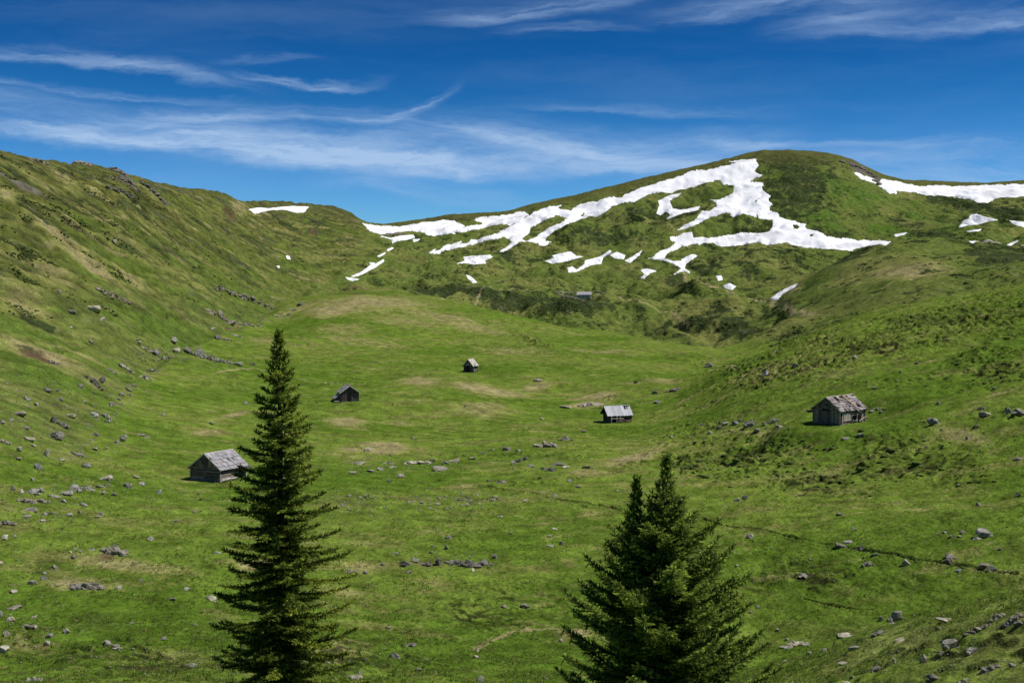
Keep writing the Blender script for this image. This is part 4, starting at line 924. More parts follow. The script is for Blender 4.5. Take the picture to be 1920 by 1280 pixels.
def build_rocks():
    rng = np.random.RandomState(11)
    cnt = 0
    for zone, lst in ROCKS.items():
        groups = {}
        for r in lst:
            groups.setdefault(look_of(*r[2:])[0], []).append(r)
        grp = "rocks " + zone
        for look, rs in groups.items():
            rs.sort(key=lambda r: r[0])
            for i, r in enumerate(rs):
                px, py, w, h, k = r
                cat = look_of(w, h, k)[1]
                gx, gy, gz, gd = [float(a[0]) for a in ground(px, min(py + h * .42, 1290))]
                m = gd / F; W = w * m; H = max(h * m, W * .22)
                tint = {'g': (1, 1, 1), 'd': (.72, .70, .69), 'p': (1.45, 1.38, 1.28), 's': (1.15, 1.1, 1.02), 'o': (1.05, 1.0, .95)}[k]  # the d tint puts some of the rock's shade into its colour
                ff = rng.uniform(.82, 1.15); tint = tuple(t * ff for t in tint)
                parts = []
                if k == 'o' or (w >= 40 and k == 'p') or (w > 32 and k in 'd'):
                    nb = rng.randint(5, 9) if w < 40 else rng.randint(8, 13)
                    for j in range(nb):
                        u = (j + .5) / nb - .5; u += rng.uniform(-.08, .08)
                        s = rng.uniform(.38, .62) * (1 - .6 * abs(u))
                        bw = W * s; bh = H * rng.uniform(.6, .95) * (1 - .9 * abs(u)) * (.72 if h > 22 and k == 'o' else 1)
                        v, f = rock_shape(rng, 3, bw, bw * rng.uniform(.6, .9), bh * 1.25, .14)
                        ox = u * W * .95; oy = rng.uniform(-.25, .35) * W * .35
                        dz = float(hz_at(gx + ox, gy + oy)[0]) - gz
                        v = v + np.array([ox, oy, dz + bh * .12])
                        parts.append((v, f))
                else:
                    fl = .35 if k in 'sp' and h < w * .6 else 0
                    sz = H * (1.35 if not fl else 1.5)
                    v, f = rock_shape(rng, 3, W, W * rng.uniform(.65, .95), sz, .11, fl)
                    v[:, 2] += H * .16
                    parts.append((v, f))
                    if w >= 20 and k in 'gd':
                        for j in range(2):
                            v, f = rock_shape(rng, 2, W * .4, W * .35, H * .55, .12)
                            v = v + np.array([rng.choice([-1, 1]) * W * rng.uniform(.3, .5), -W * rng.uniform(.1, .3), H * .05]); parts.append((v, f))
                lab = look + " " + zone
                if len(rs) > 1: lab += ", " + ORD[i] + ("" if i == 0 else "")
                nm = {'boulder': 'boulder', 'stone': 'stone', 'rock': 'rock', 'slab': 'rock_slab', 'outcrop': 'rock_outcrop'}[cat]
                rock_object(nm, parts, (gx, gy, gz), tint, lab, cat, grp)
                cnt += 1
    # crags on the skyline of the left mountain and rock ribs on the slopes
    CR = [("jagged dark crag standing on the left skyline", [(213, 316), (222, 321), (230, 325), (238, 332), (245, 340), (235, 337), (228, 332)], 11),
          ("dark crag lower along the left skyline, running down the slope", [(268, 344), (275, 347), (283, 354), (292, 362), (300, 372), (309, 380)], 9),
          ("low rocky knob at the top of the left skyline", [(140, 304), (150, 303), (160, 305), (168, 308)], 6),
          ("brown rocky knob near the photo's left edge of the skyline", [(55, 297), (66, 299), (78, 303), (88, 306)], 6),
          ("dark rock band in the steep slope under the skyline crag", [(205, 352), (216, 356), (226, 354), (236, 362), (246, 366)], 8),
          ("long thin rock rib across the middle of the left mountainside", [(187, 542), (197, 546), (208, 551), (220, 557), (232, 562), (241, 566)], 7),
          ("stony ledge on the left mountainside above the gully", [(402, 538), (414, 541), (426, 544), (438, 549), (449, 553), (458, 557)], 7),
          ("rock ledge continuing right from the stony ledge above the gully", [(464, 554), (474, 558), (486, 565), (498, 571), (510, 576)], 7),
          ("upper rock ledge above the boulder ledge in the gully", [(392, 583), (402, 586), (412, 590), (422, 596), (429, 601)], 8),
          ("lower rock ledge above the boulder ledge in the gully", [(438, 602), (448, 605), (460, 607), (472, 609), (486, 610)], 7),
          ("grey cliff band just right of the summit", [(1580, 303), (1592, 306), (1604, 310), (1616, 314), (1628, 322), (1640, 330)], 7),
          ("rocky step splitting the snow ribbon right of the summit", [(1638, 338), (1645, 341), (1650, 345)], 6),
          ("grey rocks beside the snow in the saddle", [(728, 438), (736, 439), (745, 438), (752, 437)], 6)]
    for lab, pts, s in CR:
        parts = []; g0 = None
        P = np.array(pts, float)
        gx, gy, gz, gd = ground(P[:, 0], P[:, 1] + s * .3)
        o0 = np.array([gx.mean(), gy.mean(), gz.mean()])
        for i in range(len(pts)):
            for j in range(5):
                m = gd[i] / F; S = s * m * rng.uniform(.6, 1)
                jx, jy = rng.uniform(-.5, .5) * S, rng.uniform(-.5, .5) * S
                bw = S * rng.uniform(1.0, 1.7)
                v, f = rock_shape(rng, 2, bw * 1.3, bw, bw * rng.uniform(.6, .95), .2)
                zz = float(hz_at(gx[i] + jx, gy[i] + jy)[0])
                parts.append((v + np.array([gx[i] + jx, gy[i] + jy, zz + bw * .05]) - o0, f))
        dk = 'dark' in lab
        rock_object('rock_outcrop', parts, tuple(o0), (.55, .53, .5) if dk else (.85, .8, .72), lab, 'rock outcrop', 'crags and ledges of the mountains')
    # two pebble fields whose stones nothing tells apart
    for (x0, x1, y0, y1, n, lab, grp) in ((760, 935, 922, 958, 34, "small grey stone in the stone field in the middle meadow", "stones of the field in the middle meadow"),
                                          (640, 712, 925, 962, 16, "small grey stone in the patch right of the slender spruce", "stones of the patch by the slender spruce")):
        protos = []
        for k in range(n):
            u, v_ = rng.uniform(-1, 1, 2)
            px = (x0 + x1) / 2 + u * (x1 - x0) / 2; py = (y0 + y1) / 2 + v_ * (y1 - y0) / 2 * (1 - .5 * u * u)
            w = rng.uniform(5, 12)
            gx, gy, gz, gd = [float(a[0]) for a in ground(px, py)]
            W = w * gd / F
            v, f = rock_shape(rng, 2, W, W * .8, W * .6, .12, .2 if rng.rand() < .5 else 0)
            v[:, 2] += W * .08
            rock_object('stone', [(v, f)], (gx, gy, gz), tuple(np.array([1.15, 1.1, 1.02]) * rng.uniform(.6, 1.15)), lab, 'stone', grp)
            cnt += 1
    print('rocks', cnt)

def build_scatter():
    """the countless small stones strewn over the meadow"""
    rng = np.random.RandomState(5)
    Z = [  # px, py, rx, ry, count, size px
        (70, 760, 110, 70, 260, 4.5), (110, 830, 110, 40, 190, 4.5), (90, 925, 120, 30, 170, 5), (60, 970, 100, 18, 100, 5), (230, 740, 60, 70, 170, 4), (300, 665, 70, 18, 140, 4.5), (400, 680, 60, 12, 70, 4),
        (430, 605, 60, 14, 80, 3.5), (520, 590, 50, 12, 60, 3.5), (440, 550, 70, 14, 70, 3.5), (210, 555, 50, 14, 40, 3.5), (850, 940, 110, 22, 260, 4.5), (680, 940, 60, 26, 170, 4.5), (760, 872, 160, 16, 160, 4.5),
        (1010, 868, 90, 14, 70, 4), (1400, 798, 90, 14, 90, 4), (1800, 800, 110, 40, 90, 4), (1560, 870, 190, 70, 80, 4), (1600, 1050, 280, 40, 90, 5), (1700, 1220, 230, 50, 170, 5.5), (100, 1080, 150, 60, 90, 4.5),
        (60, 1180, 110, 40, 110, 5), (300, 1240, 220, 36, 170, 5), (850, 1050, 130, 22, 90, 4.5), (800, 1220, 150, 40, 60, 4.5), (540, 930, 60, 30, 20, 4), (960, 1000, 700, 200, 170, 3.6), (900, 760, 500, 90, 110, 3.2),
        (250, 600, 200, 60, 110, 3), (1200, 740, 90, 26, 60, 3.5), (1500, 690, 180, 30, 70, 4), (280, 930, 90, 24, 60, 4), (100, 600, 120, 80, 60, 3), (620, 1240, 120, 30, 60, 5), (1100, 500, 300, 60, 120, 2.6), (1500, 500, 250, 60, 90, 2.6)]
    V, Fc, T, n = [], [], [], 0
    protos = [rock_shape(rng, 1, 1, .85, .7, .12, .25 if i % 2 else 0) for i in range(12)]
    for cx, cy, rx, ry, c, s in Z:
        u = rng.normal(size=(c, 2)) * .55
        P = np.array([cx, cy]) + u * np.array([rx, ry])
        ok = (P[:, 1] < 1290) & (P[:, 1] > 430)
        P = P[ok]
        gx, gy, gz, gd = ground(P[:, 0], P[:, 1])
        for i in range(len(P)):
            v, f = protos[rng.randint(12)]
            W = s * gd[i] / F * rng.uniform(.4, 1.25) * (1.6 if rng.rand() < .06 else 1)
            a = rng.uniform(0, 6.28); R = np.array([[math.cos(a), -math.sin(a), 0], [math.sin(a), math.cos(a), 0], [0, 0, 1]])
            V.append(v @ R.T * W * np.array([1, 1, rng.uniform(.5, 1.0)]) + np.array([gx[i], gy[i], gz[i] + W * .05])); Fc.append(f + n); n += len(v)
            T.append(np.tile(np.array([1.1, 1.04, .95]) * rng.uniform(.5, 1.2), (len(v), 1)))
    me = mesh_from('scattered_stones', np.concatenate(V), np.concatenate(Fc), 3)
    attr_color(me, 'tint', np.concatenate(T))
    o = link('scattered_stones', me, M_ROCK)
    tag(o, "countless small pale stones strewn over the meadow and slopes", "stones", kind='stuff')
if DO_ROCKS:
    build_rocks(); build_scatter()
# ------------------------------------------------------------------ log cabins
def mat_wood(name, c0, c1, grey=(.16, .155, .15, 1), lo=.7, hi=1.35):
    m, N, b = material(name)
    tc = N.new('ShaderNodeTexCoord'); geo = N.new('ShaderNodeNewGeometry'); P = tc.outputs['Object']
    mp = N.new('ShaderNodeMapping'); mp.inputs['Scale'].default_value = (1, 1, 1); N.l.new(P, mp.inputs[0])
    n = N.noise(mp.outputs[0], 3.0, 6, .7); n2 = N.noise(mp.outputs[0], 14.0, 3, .6)
    c = N.mix(N.sstep(n, .35, .65), c0, c1)
    c = N.mix(N.sstep(n2, .5, .75, 0, .5), c, grey)
    k = N.lin(geo.outputs['Random Per Island'], 0, 1, lo, hi)
    c = N.mix(1.0, c, N.comb(k, k, k), 'MULTIPLY')
    N.l.new(c, b.inputs['Base Color'])
    bp = N.new('ShaderNodeBump'); bp.inputs['Strength'].default_value = .5; bp.inputs['Distance'].default_value = .03
    N.l.new(n2, bp.inputs['Height']); N.l.new(bp.outputs[0], b.inputs['Normal'])
    return m
M_WALL = mat_wood('weathered_wood', (.14, .115, .09, 1), (.27, .245, .22, 1), (.20, .20, .20, 1), .5, 1.5)
M_WALLR = mat_wood('reddish_weathered_wood', (.30, .21, .165, 1), (.50, .40, .33, 1), (.25, .21, .19, 1), lo=.4, hi=1.3)
M_DARKW = mat_wood('dark_wood', (.06, .05, .045, 1), (.12, .105, .095, 1))
M_SHING = mat_wood('grey_shingles', (.25, .24, .25, 1), (.40, .385, .40, 1), (.12, .11, .11, 1), .7, 1.25)
M_SHINGW = mat_wood('worn_shingles', (.27, .24, .225, 1), (.42, .385, .37, 1), (.10, .085, .08, 1), .5, 1.25)
M_SILVER = mat_wood('silver_boards', (.42, .43, .45, 1), (.56, .57, .60, 1), (.30, .31, .33, 1), .8, 1.15)
M_PALEW = mat_wood('pale_timber', (.50, .46, .40, 1), (.62, .58, .52, 1), (.35, .31, .27, 1), .8, 1.1)
M_HOLE = mat_wood('hole_shade', (.018, .016, .015, 1), (.03, .027, .025, 1), (.02, .02, .02, 1))  # near-black tone standing for shade in gaps and openings

class MB:
    def __init__(s): s.v = []; s.f = []
    def box(s, c, ax, ay, az):
        c, ax, ay, az = (np.array(a, float) for a in (c, ax, ay, az)); n = len(s.v)
        for k in ((-1, -1, -1), (1, -1, -1), (1, 1, -1), (-1, 1, -1), (-1, -1, 1), (1, -1, 1), (1, 1, 1), (-1, 1, 1)):
            s.v.append(c + ax * k[0] / 2 + ay * k[1] / 2 + az * k[2] / 2)
        s.f += [tuple(n + i for i in q) for q in ((0, 3, 2, 1), (4, 5, 6, 7), (0, 1, 5, 4), (1, 2, 6, 5), (2, 3, 7, 6), (3, 0, 4, 7))]
    def hexa(s, pts):
        n = len(s.v); s.v += [np.array(p, float) for p in pts]
        s.f += [tuple(n + i for i in q) for q in ((0, 3, 2, 1), (4, 5, 6, 7), (0, 1, 5, 4), (1, 2, 6, 5), (2, 3, 7, 6), (3, 0, 4, 7))]
    def log(s, p0, p1, r, seg=8):
        p0, p1 = np.array(p0, float), np.array(p1, float); d = p1 - p0; d /= np.linalg.norm(d)
        a = np.cross(d, [0, 0, 1] if abs(d[2]) < .9 else [1, 0, 0]); a /= np.linalg.norm(a); b = np.cross(d, a); n = len(s.v)
        for p in (p0, p1):
            for k in range(seg):
                t = 2 * math.pi * k / seg; s.v.append(p + r * (a * math.cos(t) + b * math.sin(t)))
        for k in range(seg):
            k2 = (k + 1) % seg; s.f.append((n + k, n + k2, n + seg + k2, n + seg + k))
        s.f.append(tuple(n + k for k in range(seg))[::-1]); s.f.append(tuple(n + seg + k for k in range(seg)))
    def build(s, name, mat, parent=None):
        me = bpy.data.meshes.new(name); me.from_pydata([tuple(p) for p in s.v], [], s.f); me.update()
        return link(name, me, mat, parent)

def empty(name, loc, rz):
    o = bpy.data.objects.new(name, None); COL.objects.link(o); o.location = loc; o.rotation_euler = (0, 0, rz)
    return o

def gable_wall(x, W, he, hr, rng, style, split, opening=None, th=.07, logs_r=.11):
    """boards or logs of one gable; returns (lower, upper) builders"""
    lo, up = MB(), MB()
    top = lambda y: he + (hr - he) * (1 - abs(y) / (W / 2)) - .04
    sgn = -1 if x < 0 else 1
    y = -W / 2
    if style == 'boards':
        while y < W / 2 - .02:
            bw = min(rng.uniform(.17, .27), W / 2 - y); y1 = y + bw - .015; dx = rng.uniform(0, .03) * sgn
            for (z0, f0, f1, mb, oo) in ((0, split, split, lo, 0), (split - .06, None, None, up, .05 * sgn)):
                t0 = f0 if f0 is not None else top(y); t1 = f1 if f1 is not None else top(y1)
                t0 = min(t0, top(y)) - (rng.uniform(0, .05) if f0 is None else 0); t1 = min(t1, top(y1))
                if max(t0, t1) - z0 < .05: continue
                t0 = max(t0, z0 + .02); t1 = max(t1, z0 + .02)
                z00 = z0 + (rng.uniform(-.04, .08) if z0 == 0 else 0)
                xa = x + dx + oo; xb = xa + th * sgn; xs = sorted((xa, xb))
                mb.hexa([(xs[0], y, z00), (xs[1], y, z00), (xs[1], y1, z00), (xs[0], y1, z00), (xs[0], y, t0), (xs[1], y, t0), (xs[1], y1, t1), (xs[0], y1, t1)])
            y += bw
    else:
        z = logs_r
        while z < split:
            for (a, b) in ((-W / 2 - .14, -.12), (.12, W / 2 + .14)) if style == 'logpost' else ((-W / 2 - .14, W / 2 + .14),):
                lo.log((x + rng.uniform(-.02, .02), a, z), (x + rng.uniform(-.02, .02), b, z + rng.uniform(-.02, .02)), logs_r * rng.uniform(.9, 1.05))
            z += logs_r * 1.9
        if style == 'logpost':
            lo.box((x + .05 * sgn, 0, split / 2), (.22, 0, 0), (0, .26, 0), (0, 0, split))
        while y < W / 2 - .02:
            bw = min(rng.uniform(.2, .3), W / 2 - y); y1 = y + bw - .015
            t0, t1 = top(y), top(y1); z0 = split - .02
            if max(t0, t1) - z0 > .05:
                t0 = max(t0, z0 + .02); t1 = max(t1, z0 + .02); xs = sorted((x + .06 * sgn + rng.uniform(0, .03), x + .14 * sgn))
                up.hexa([(xs[0], y, z0), (xs[1], y, z0), (xs[1], y1, z0), (xs[0], y1, z0), (xs[0], y, t0), (xs[1], y, t0), (xs[1], y1, t1), (xs[0], y1, t1)])
            y += bw
    up.box((x + .10 * sgn, 0, split), (.12, 0, 0), (0, W * .98, 0), (0, 0, .14))
    return lo, up

def roof_slope(side, L, W, he, hr, ovx, ovy, rng, rows, warp, bw, vertical=False, hole=None, ovf=None):
    """side -1 / +1; returns builder of covering boards and one of the deck below"""
    cov, deck = MB(), MB()
    half = W / 2; rise = hr - he; sl = math.hypot(half, rise)
    dy, dz = side * half / sl, -rise / sl                 # down-slope direction
    n = np.array([0, side * rise / sl, half / sl])
    dn = np.array([0, dy, dz]); ex = np.array([1.0, 0, 0])
    total = sl + ovy
    ridge = np.array([0, 0, hr + .06])
    x0 = -L / 2 - (ovf if ovf is not None else ovx); x1 = L / 2 + ovx
    deck.box(ridge + ex * (x0 + x1) / 2 + dn * (total / 2 + .02), ex * (x1 - x0 - .06), dn * (total - .06), n * .05)
    if vertical:
        x = x0
        while x < x1 - .03:
            w = min(rng.uniform(bw * .8, bw * 1.2), x1 - x); ln = total + rng.uniform(-.06, .08)
            s0 = 0.0
            if hole and hole[0] < x < hole[1]:
                s0 = total * rng.uniform(hole[2] * .6, hole[2])
                if rng.rand() < .35: s0 = total * .1
            lift = .05 + rng.uniform(0, .03)
            cov.box(ridge + ex * (x + w / 2) + dn * (s0 + ln) / 2 + n * lift, ex * (w - .012), dn * (ln - s0) + n * rng.uniform(-.02, .03), n * .03)
            x += w
        return cov, deck
    rl = total / rows
    for r in range(rows):
        x = x0 + rng.uniform(-.03, .05)
        rowlift = rng.uniform(0, warp)
        while x < x1 - .03:
            w = min(rng.uniform(bw * .6, bw * 1.4), x1 - x)
            ln = rl * rng.uniform(1.12, 1.3)
            s0 = r * rl - (ln - rl)
            s0 = max(s0, 0)
            if rng.rand() < warp * .35:                     # missing board
                x += w; continue
            lift = .045 + .012 * (r % 2) + rng.uniform(0, .015) + rowlift * .12
            tilt = .05 + rng.uniform(-.02, .05) + warp * rng.uniform(-.06, .16)
            cov.box(ridge + ex * (x + w / 2) + dn * (s0 + ln / 2) + n * (lift + tilt / 2), ex * (w - .01), dn * ln + n * tilt + ex * warp * rng.uniform(-.12, .12), n * .028)
            x += w
    return cov, deck

def stones_row(o, rng, L, W, zlow, mat=None):
    """rough stone footing under the walls"""
    V, Fc, n = [], [], 0
    for side in range(4):
        ln = L if side % 2 == 0 else W
        k = int(ln / .45)
        for i in range(k):
            t = -ln / 2 + (i + .5) * ln / k
            x, y = (t, -W / 2) if side == 0 else ((L / 2, t) if side == 1 else ((t, W / 2) if side == 2 else (-L / 2, t)))
            v, f = rock_shape(rng, 1, rng.uniform(.45, .6), rng.uniform(.3, .45), rng.uniform(.3, .5) + zlow, .1)
            V.append(v + np.array([x, y, -zlow / 2 - .02])); Fc.append(f + n); n += len(v)
    me = mesh_from('foundation', np.concatenate(V), np.concatenate(Fc), 3)
    attr_color(me, 'tint', np.ones((n, 3)))
    return link('foundation', me, M_ROCK, o)

def cabin(name, corner_px, a, W, L, he, hr, label, seed, style='boards', rows=5, warp=.1, mroof=None, mside=None, mgab=None, split=None, vertical=False, hole=None, ovx=.35, ovy=.45, ovf=None, bw=.25):
    rng = np.random.RandomState(seed)
    ox, oy, gz, th, gd = base_frame(corner_px, a, W, L)
    o = empty(name, (ox, oy, gz + .05), th); tag(o, label, 'cabin')
    split = split or he * 1.02
    mg = mgab or M_WALL
    for sx in (-1, 1):
        lo, up = gable_wall(sx * (L / 2 - .03), W - .1, he, hr, rng, style, split)
        g = lo.build('gable_wall', mg, o); up.build('gable_boards', mg, g)
    for sy in (-1, 1):
        mb = MB(); y0 = sy * (W / 2)
        if style == 'boards':
            x = -L / 2
            while x < L / 2 - .02:
                w = min(rng.uniform(.16, .28), L / 2 - x)
                if not (rng.rand() < warp * .3):
                    z0 = rng.uniform(-.03, .2 * warp + .05)
                    mb.box((x + w / 2, y0 + sy * rng.uniform(0, .035), (he + z0) / 2), (w - .015, 0, 0), (0, .05, 0), (rng.uniform(-.02, .02), 0, he - z0))
                x += w
        else:
            z = .11
            while z < he - .02:
                mb.log((-L / 2 - .14, y0, z), (L / 2 + .14, y0, z + rng.uniform(-.02, .02)), .11 * rng.uniform(.9, 1.06)); z += .205
        mb.build('side_wall', mside or M_WALL, o)
    # near-black block added inside so that gaps read as shade
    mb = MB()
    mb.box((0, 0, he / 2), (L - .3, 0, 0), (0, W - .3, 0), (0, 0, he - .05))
    mb.build('dark_core', M_HOLE, o)
    for sx in (-1, 1):
        for sy in (-1, 1):
            mb = MB(); mb.box((sx * (L / 2 + .02), sy * (W / 2 + .05), he / 2 - .1), (.17, 0, 0), (0, .17, 0), (0, 0, he + .2))
            mb.build('corner_post', M_PALEW if warp > .4 and sx < 0 and sy < 0 else mg, o)
    roof = None
    for sy in (-1, 1):
        cov, deck = roof_slope(sy, L, W, he, hr, ovx, ovy, rng, rows, warp, bw, vertical, hole, ovf)
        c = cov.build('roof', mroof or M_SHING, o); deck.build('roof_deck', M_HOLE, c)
        if roof is None: roof = c
    half = W / 2; rise = hr - he; sl = math.hypot(half, rise)
    mb = MB()
    x0 = -L / 2 - (ovf if ovf is not None else ovx); x1 = L / 2 + ovx
    for xx in (x0, x1):
        for sy in (-1, 1):
            dn = np.array([0, sy * half / sl, -rise / sl]); n = np.array([0, sy * rise / sl, half / sl])
            mb.box(np.array([xx, 0, hr + .06]) + dn * (sl + ovy) / 2 + n * .035, (.06, 0, 0), dn * (sl + ovy + .04), n * .17)
    mb.build('bargeboard', M_PALEW if mroof is not M_SHINGW else M_SHINGW, o)
    mb = MB(); mb.log((x0 - .03, 0, hr + .15), (x1 + .03, 0, hr + .17), .075); mb.build('ridge_beam', M_PALEW if not vertical else M_SILVER, o)
    mb = MB()
    for sy in (-1, 1):
        mb.log((x0 - .1, sy * (W / 2 + .02), he + .02), (x1 + .05, sy * (W / 2 + .02), he), .09)
    mb.build('eave_beam', M_DARKW, o)
    stones_row(o, rng, L, W, .35)
    return o, rng, (W, L, he, hr)

def build_cabins():
    # front cabin, left: log walls, shingle roof
    o, rng, _ = cabin('log_cabin', (412, 904), 38, 4.75, 5.5, 1.60, 3.40, "grey shingled log cabin beside the slender spruce, its lower gable in two log panels", 3, 'logpost', rows=5, warp=.14, ovx=.35, ovy=.5, split=1.66)
    mb = MB(); mb.box((-2.87, .1, 2.4), (.05, 0, 0), (0, 1.1, 0), (0, 0, .6)); mb.box((-2.91, .1, 2.72), (.05, 0, 0), (0, 1.4, 0), (0, 0, .10)); mb.build('hatch', M_DARKW, o)
    mb = MB(); mb.box((1.7, -2.50, .75), (.95, 0, 0), (0, .06, 0), (0, 0, 1.45)); mb.build('door', M_HOLE, o)
    mb = MB(); mb.hexa([(.9, -2.7, 1.33), (3.5, -2.7, 1.33), (3.5, -3.3, 1.26), (.9, -3.2, 1.22), (.9, -2.7, 1.39), (3.5, -2.7, 1.39), (3.5, -3.3, 1.32), (.9, -3.2, 1.28)]); mb.build('canopy_boards', M_DARKW, o)
    mb = MB()
    for x in (2.2, 3.0): mb.log((x, -3.0, -.1), (x, -2.95, 1.25), .06)
    mb.build('canopy_post', M_PALEW, o)
    mb = MB(); r2 = np.random.RandomState(4)
    for i in range(7):
        mb.box((-1.6 + r2.uniform(-1, 1.4), -2.9 - r2.uniform(0, .25), .08 + .05 * i), (r2.uniform(1.2, 2.3), r2.uniform(-.2, .2), 0), (0, .16, 0), (0, 0, .05))
    p = mb.build('plank_pile', M_PALEW, None); p.parent = None
    p.matrix_world = Matrix.Translation(o.location) @ Matrix.Rotation(o.rotation_euler.z, 4, 'Z')
    tag(p, "loose pale planks lying against the sunlit wall of the front cabin", 'plank pile')
    o.rotation_euler.y = math.radians(2.6)
    # large right cabin: vertical boards, worn roof with a slipped board
    o, rng, _ = cabin('board_cabin', (1575, 797.5), 36, 4.75, 6.0, 2.10, 3.82, "weathered board cabin on the right knoll with a broken sagging shingle roof", 8, 'boards', rows=7, warp=.55, mroof=M_SHINGW, mside=M_WALLR, ovx=.3, ovy=.38, split=2.12, bw=.42)
    half, rise = 2.375, 1.72; sl = math.hypot(half, rise); dn = np.array([0, -half / sl, -rise / sl]); n = np.array([0, -rise / sl, half / sl]); rd = np.array([0, 0, 3.88])
    mb = MB(); mb.box(rd + np.array([.75, 0, 0]) + dn * 1.2 + n * .20, (.42, 0, 0), dn * 2.5 + np.array([.5, 0, 0]), n * .07); mb.build('slipped_board', mat_wood('rusty_board', (.24, .15, .09, 1), (.34, .25, .18, 1)), o)
    mb = MB(); mb.box(rd + np.array([.15, 0, 0]) + dn * 1.2 + n * .17, (.24, 0, 0), dn * 2.3 + np.array([.6, 0, 0]), n * .05); mb.build('roof_gap_shade', M_HOLE, o)  # dark strip laid on the boards as the shade in a gap
    mb = MB(); mb.box(rd + np.array([1.0, 0, 0]) + dn * 3.1 + n * .34, (.5, 0, 0), dn * 1.2 + n * .2 + np.array([.3, 0, 0]), n * .06); mb.box(rd + np.array([.55, 0, 0]) + dn * 3.2 + n * .22, (.3, 0, 0), dn * 1.0 + n * .15, n * .06); mb.build('loose_shingle', M_SHINGW, o)
    mb = MB()
    for i, x in enumerate(np.arange(-2.2, -.6, .24)): mb.box((x, -2.50, 1.15), (.14, 0, 0), (0, .05, 0), (.01, 0, 1.25))
    mb.box((-1.4, -2.54, .62), (1.8, 0, 0), (0, .05, 0), (0, 0, .1)); mb.build('pale_boards', M_PALEW, o)
    mb = MB(); mb.box((.45, -2.50, .95), (.9, 0, 0), (0, .05, 0), (0, 0, .75)); mb.build('opening', M_HOLE, o)  # dark panel on the wall, painted shade of an opening
    mb = MB(); mb.box((1.7, -2.50, .75), (.7, 0, 0), (0, .05, 0), (0, 0, 1.3)); mb.box((-2.9, -2.50, .9), (.35, 0, 0), (0, .05, 0), (0, 0, 1.7)); mb.build('doorway_shade', M_HOLE, o)  # dark panels stand for the shade inside the doorways
    mb = MB(); mb.box((.5, -2.56, .5), (1.1, 0, 0), (0, .06, 0), (0, 0, .12)); mb.box((.5, -2.56, 1.32), (1.3, 0, .05), (0, .06, 0), (0, 0, .10)); mb.box((2.1, -2.60, .55), (1.3, 0, .5), (0, .05, 0), (0, 0, .14)); mb.build('rail', M_PALEW, o)
    mb = MB(); mb.box((-3.16, 0.1, 2.05), (.08, 0, 0), (0, 1.3, 0), (0, 0, .28)); mb.box((-3.12, 0, 2.85), (.08, 0, 0), (0, .5, 0), (0, 0, .16)); mb.build('vent', M_HOLE, o)
    mb = MB(); mb.log((-3.3, 2.4, 1.75), (-3.35, 3.5, 1.55), .11); mb.log((-3.2, 2.4, 1.60), (-3.2, 3.3, 1.40), .10); mb.build('roof_pole', M_DARKW, o)
    mb = MB(); r2 = np.random.RandomState(9)
    for i in range(8): mb.box((3.6 + r2.uniform(0, 1.6), -1.6 + r2.uniform(-1.0, .8), .1 + .07 * i), (r2.uniform(.9, 1.8), r2.uniform(-.7, .7), r2.uniform(-.1, .25)), (.05, .16, 0), (0, 0, .05))
    p = mb.build('plank_pile', M_WALLR, None); p.matrix_world = Matrix.Translation(o.location) @ Matrix.Rotation(o.rotation_euler.z, 4, 'Z')
    tag(p, "small heap of fallen reddish boards at the far end of the large right cabin", 'plank pile')
    # silver roofed cabin
    o, rng, _ = cabin('board_cabin', (1144, 793), 67, 3.5, 4.9, 1.75, 3.25, "small dark cabin with a shiny silver board roof and open porch, below the right knoll", 12, 'boards', rows=1, warp=.1, mroof=M_SILVER, ovx=.25, ovy=.55, ovf=.75, vertical=True, hole=(1.2, 2.6, .42), bw=.2, mside=M_DARKW, mgab=M_DARKW)
    mb = MB()
    for x in (-2.35, -1.1, -.3): mb.log((x, -2.25, -.1), (x, -2.2, 1.45), .06)
    mb.log((-2.5, -2.25, .95), (.4, -2.3, .92), .05); mb.build('porch_post', M_PALEW, o)
    mb = MB(); mb.box((-1.2, -1.78, .9), (2.1, 0, 0), (0, .05, 0), (0, 0, 1.4)); mb.build('porch_shade', M_HOLE, o)  # dark sheet stands for the shade inside the porch
    mb = MB(); r2 = np.random.RandomState(14)
    for i in range(12): mb.box((-.2 + r2.uniform(-.6, 2.0), -2.5 + r2.uniform(-.35, .3), .12 + .055 * i), (r2.uniform(.7, 1.6), r2.uniform(-.4, .4), r2.uniform(-.05, .2)), (.03, .15, 0), (0, 0, .05))
    p = mb.build('plank_pile', M_WALLR, None); p.matrix_world = Matrix.Translation(o.location) @ Matrix.Rotation(o.rotation_euler.z, 4, 'Z')
    tag(p, "jumbled heap of pinkish boards in front of the silver roofed cabin", 'plank pile')
    # dark hut, left of centre, with a lean-to
    o, rng, _ = cabin('board_cabin', (672, 752), -10, 3.9, 4.2, 2.05, 3.45, "black shadowed board cabin with a lean-to, right of the slender spruce", 17, 'boards', rows=4, warp=.08, mroof=M_SHING, ovx=.3, ovy=.4, ovf=.35, mside=M_DARKW, mgab=M_DARKW)
    mb = MB()
    y0, y1 = 1.97, 3.4
    mb.hexa([(-1.9, y0, -.1), (1.2, y0, -.1), (1.2, y1, -.1), (-1.9, y1, -.1), (-1.9, y0, 1.75), (1.2, y0, 1.75), (1.2, y1, .62), (-1.9, y1, .62)])
    le = mb.build('lean_to', M_DARKW, o)
    mb = MB(); mb.hexa([(-2.1, y0, 1.80), (1.3, y0, 1.80), (1.3, y1 + .15, .62), (-2.1, y1 + .15, .62), (-2.1, y0, 1.87), (1.3, y0, 1.87), (1.3, y1 + .15, .69), (-2.1, y1 + .15, .69)]); mb.build('lean_to_roof', M_SHING, le)
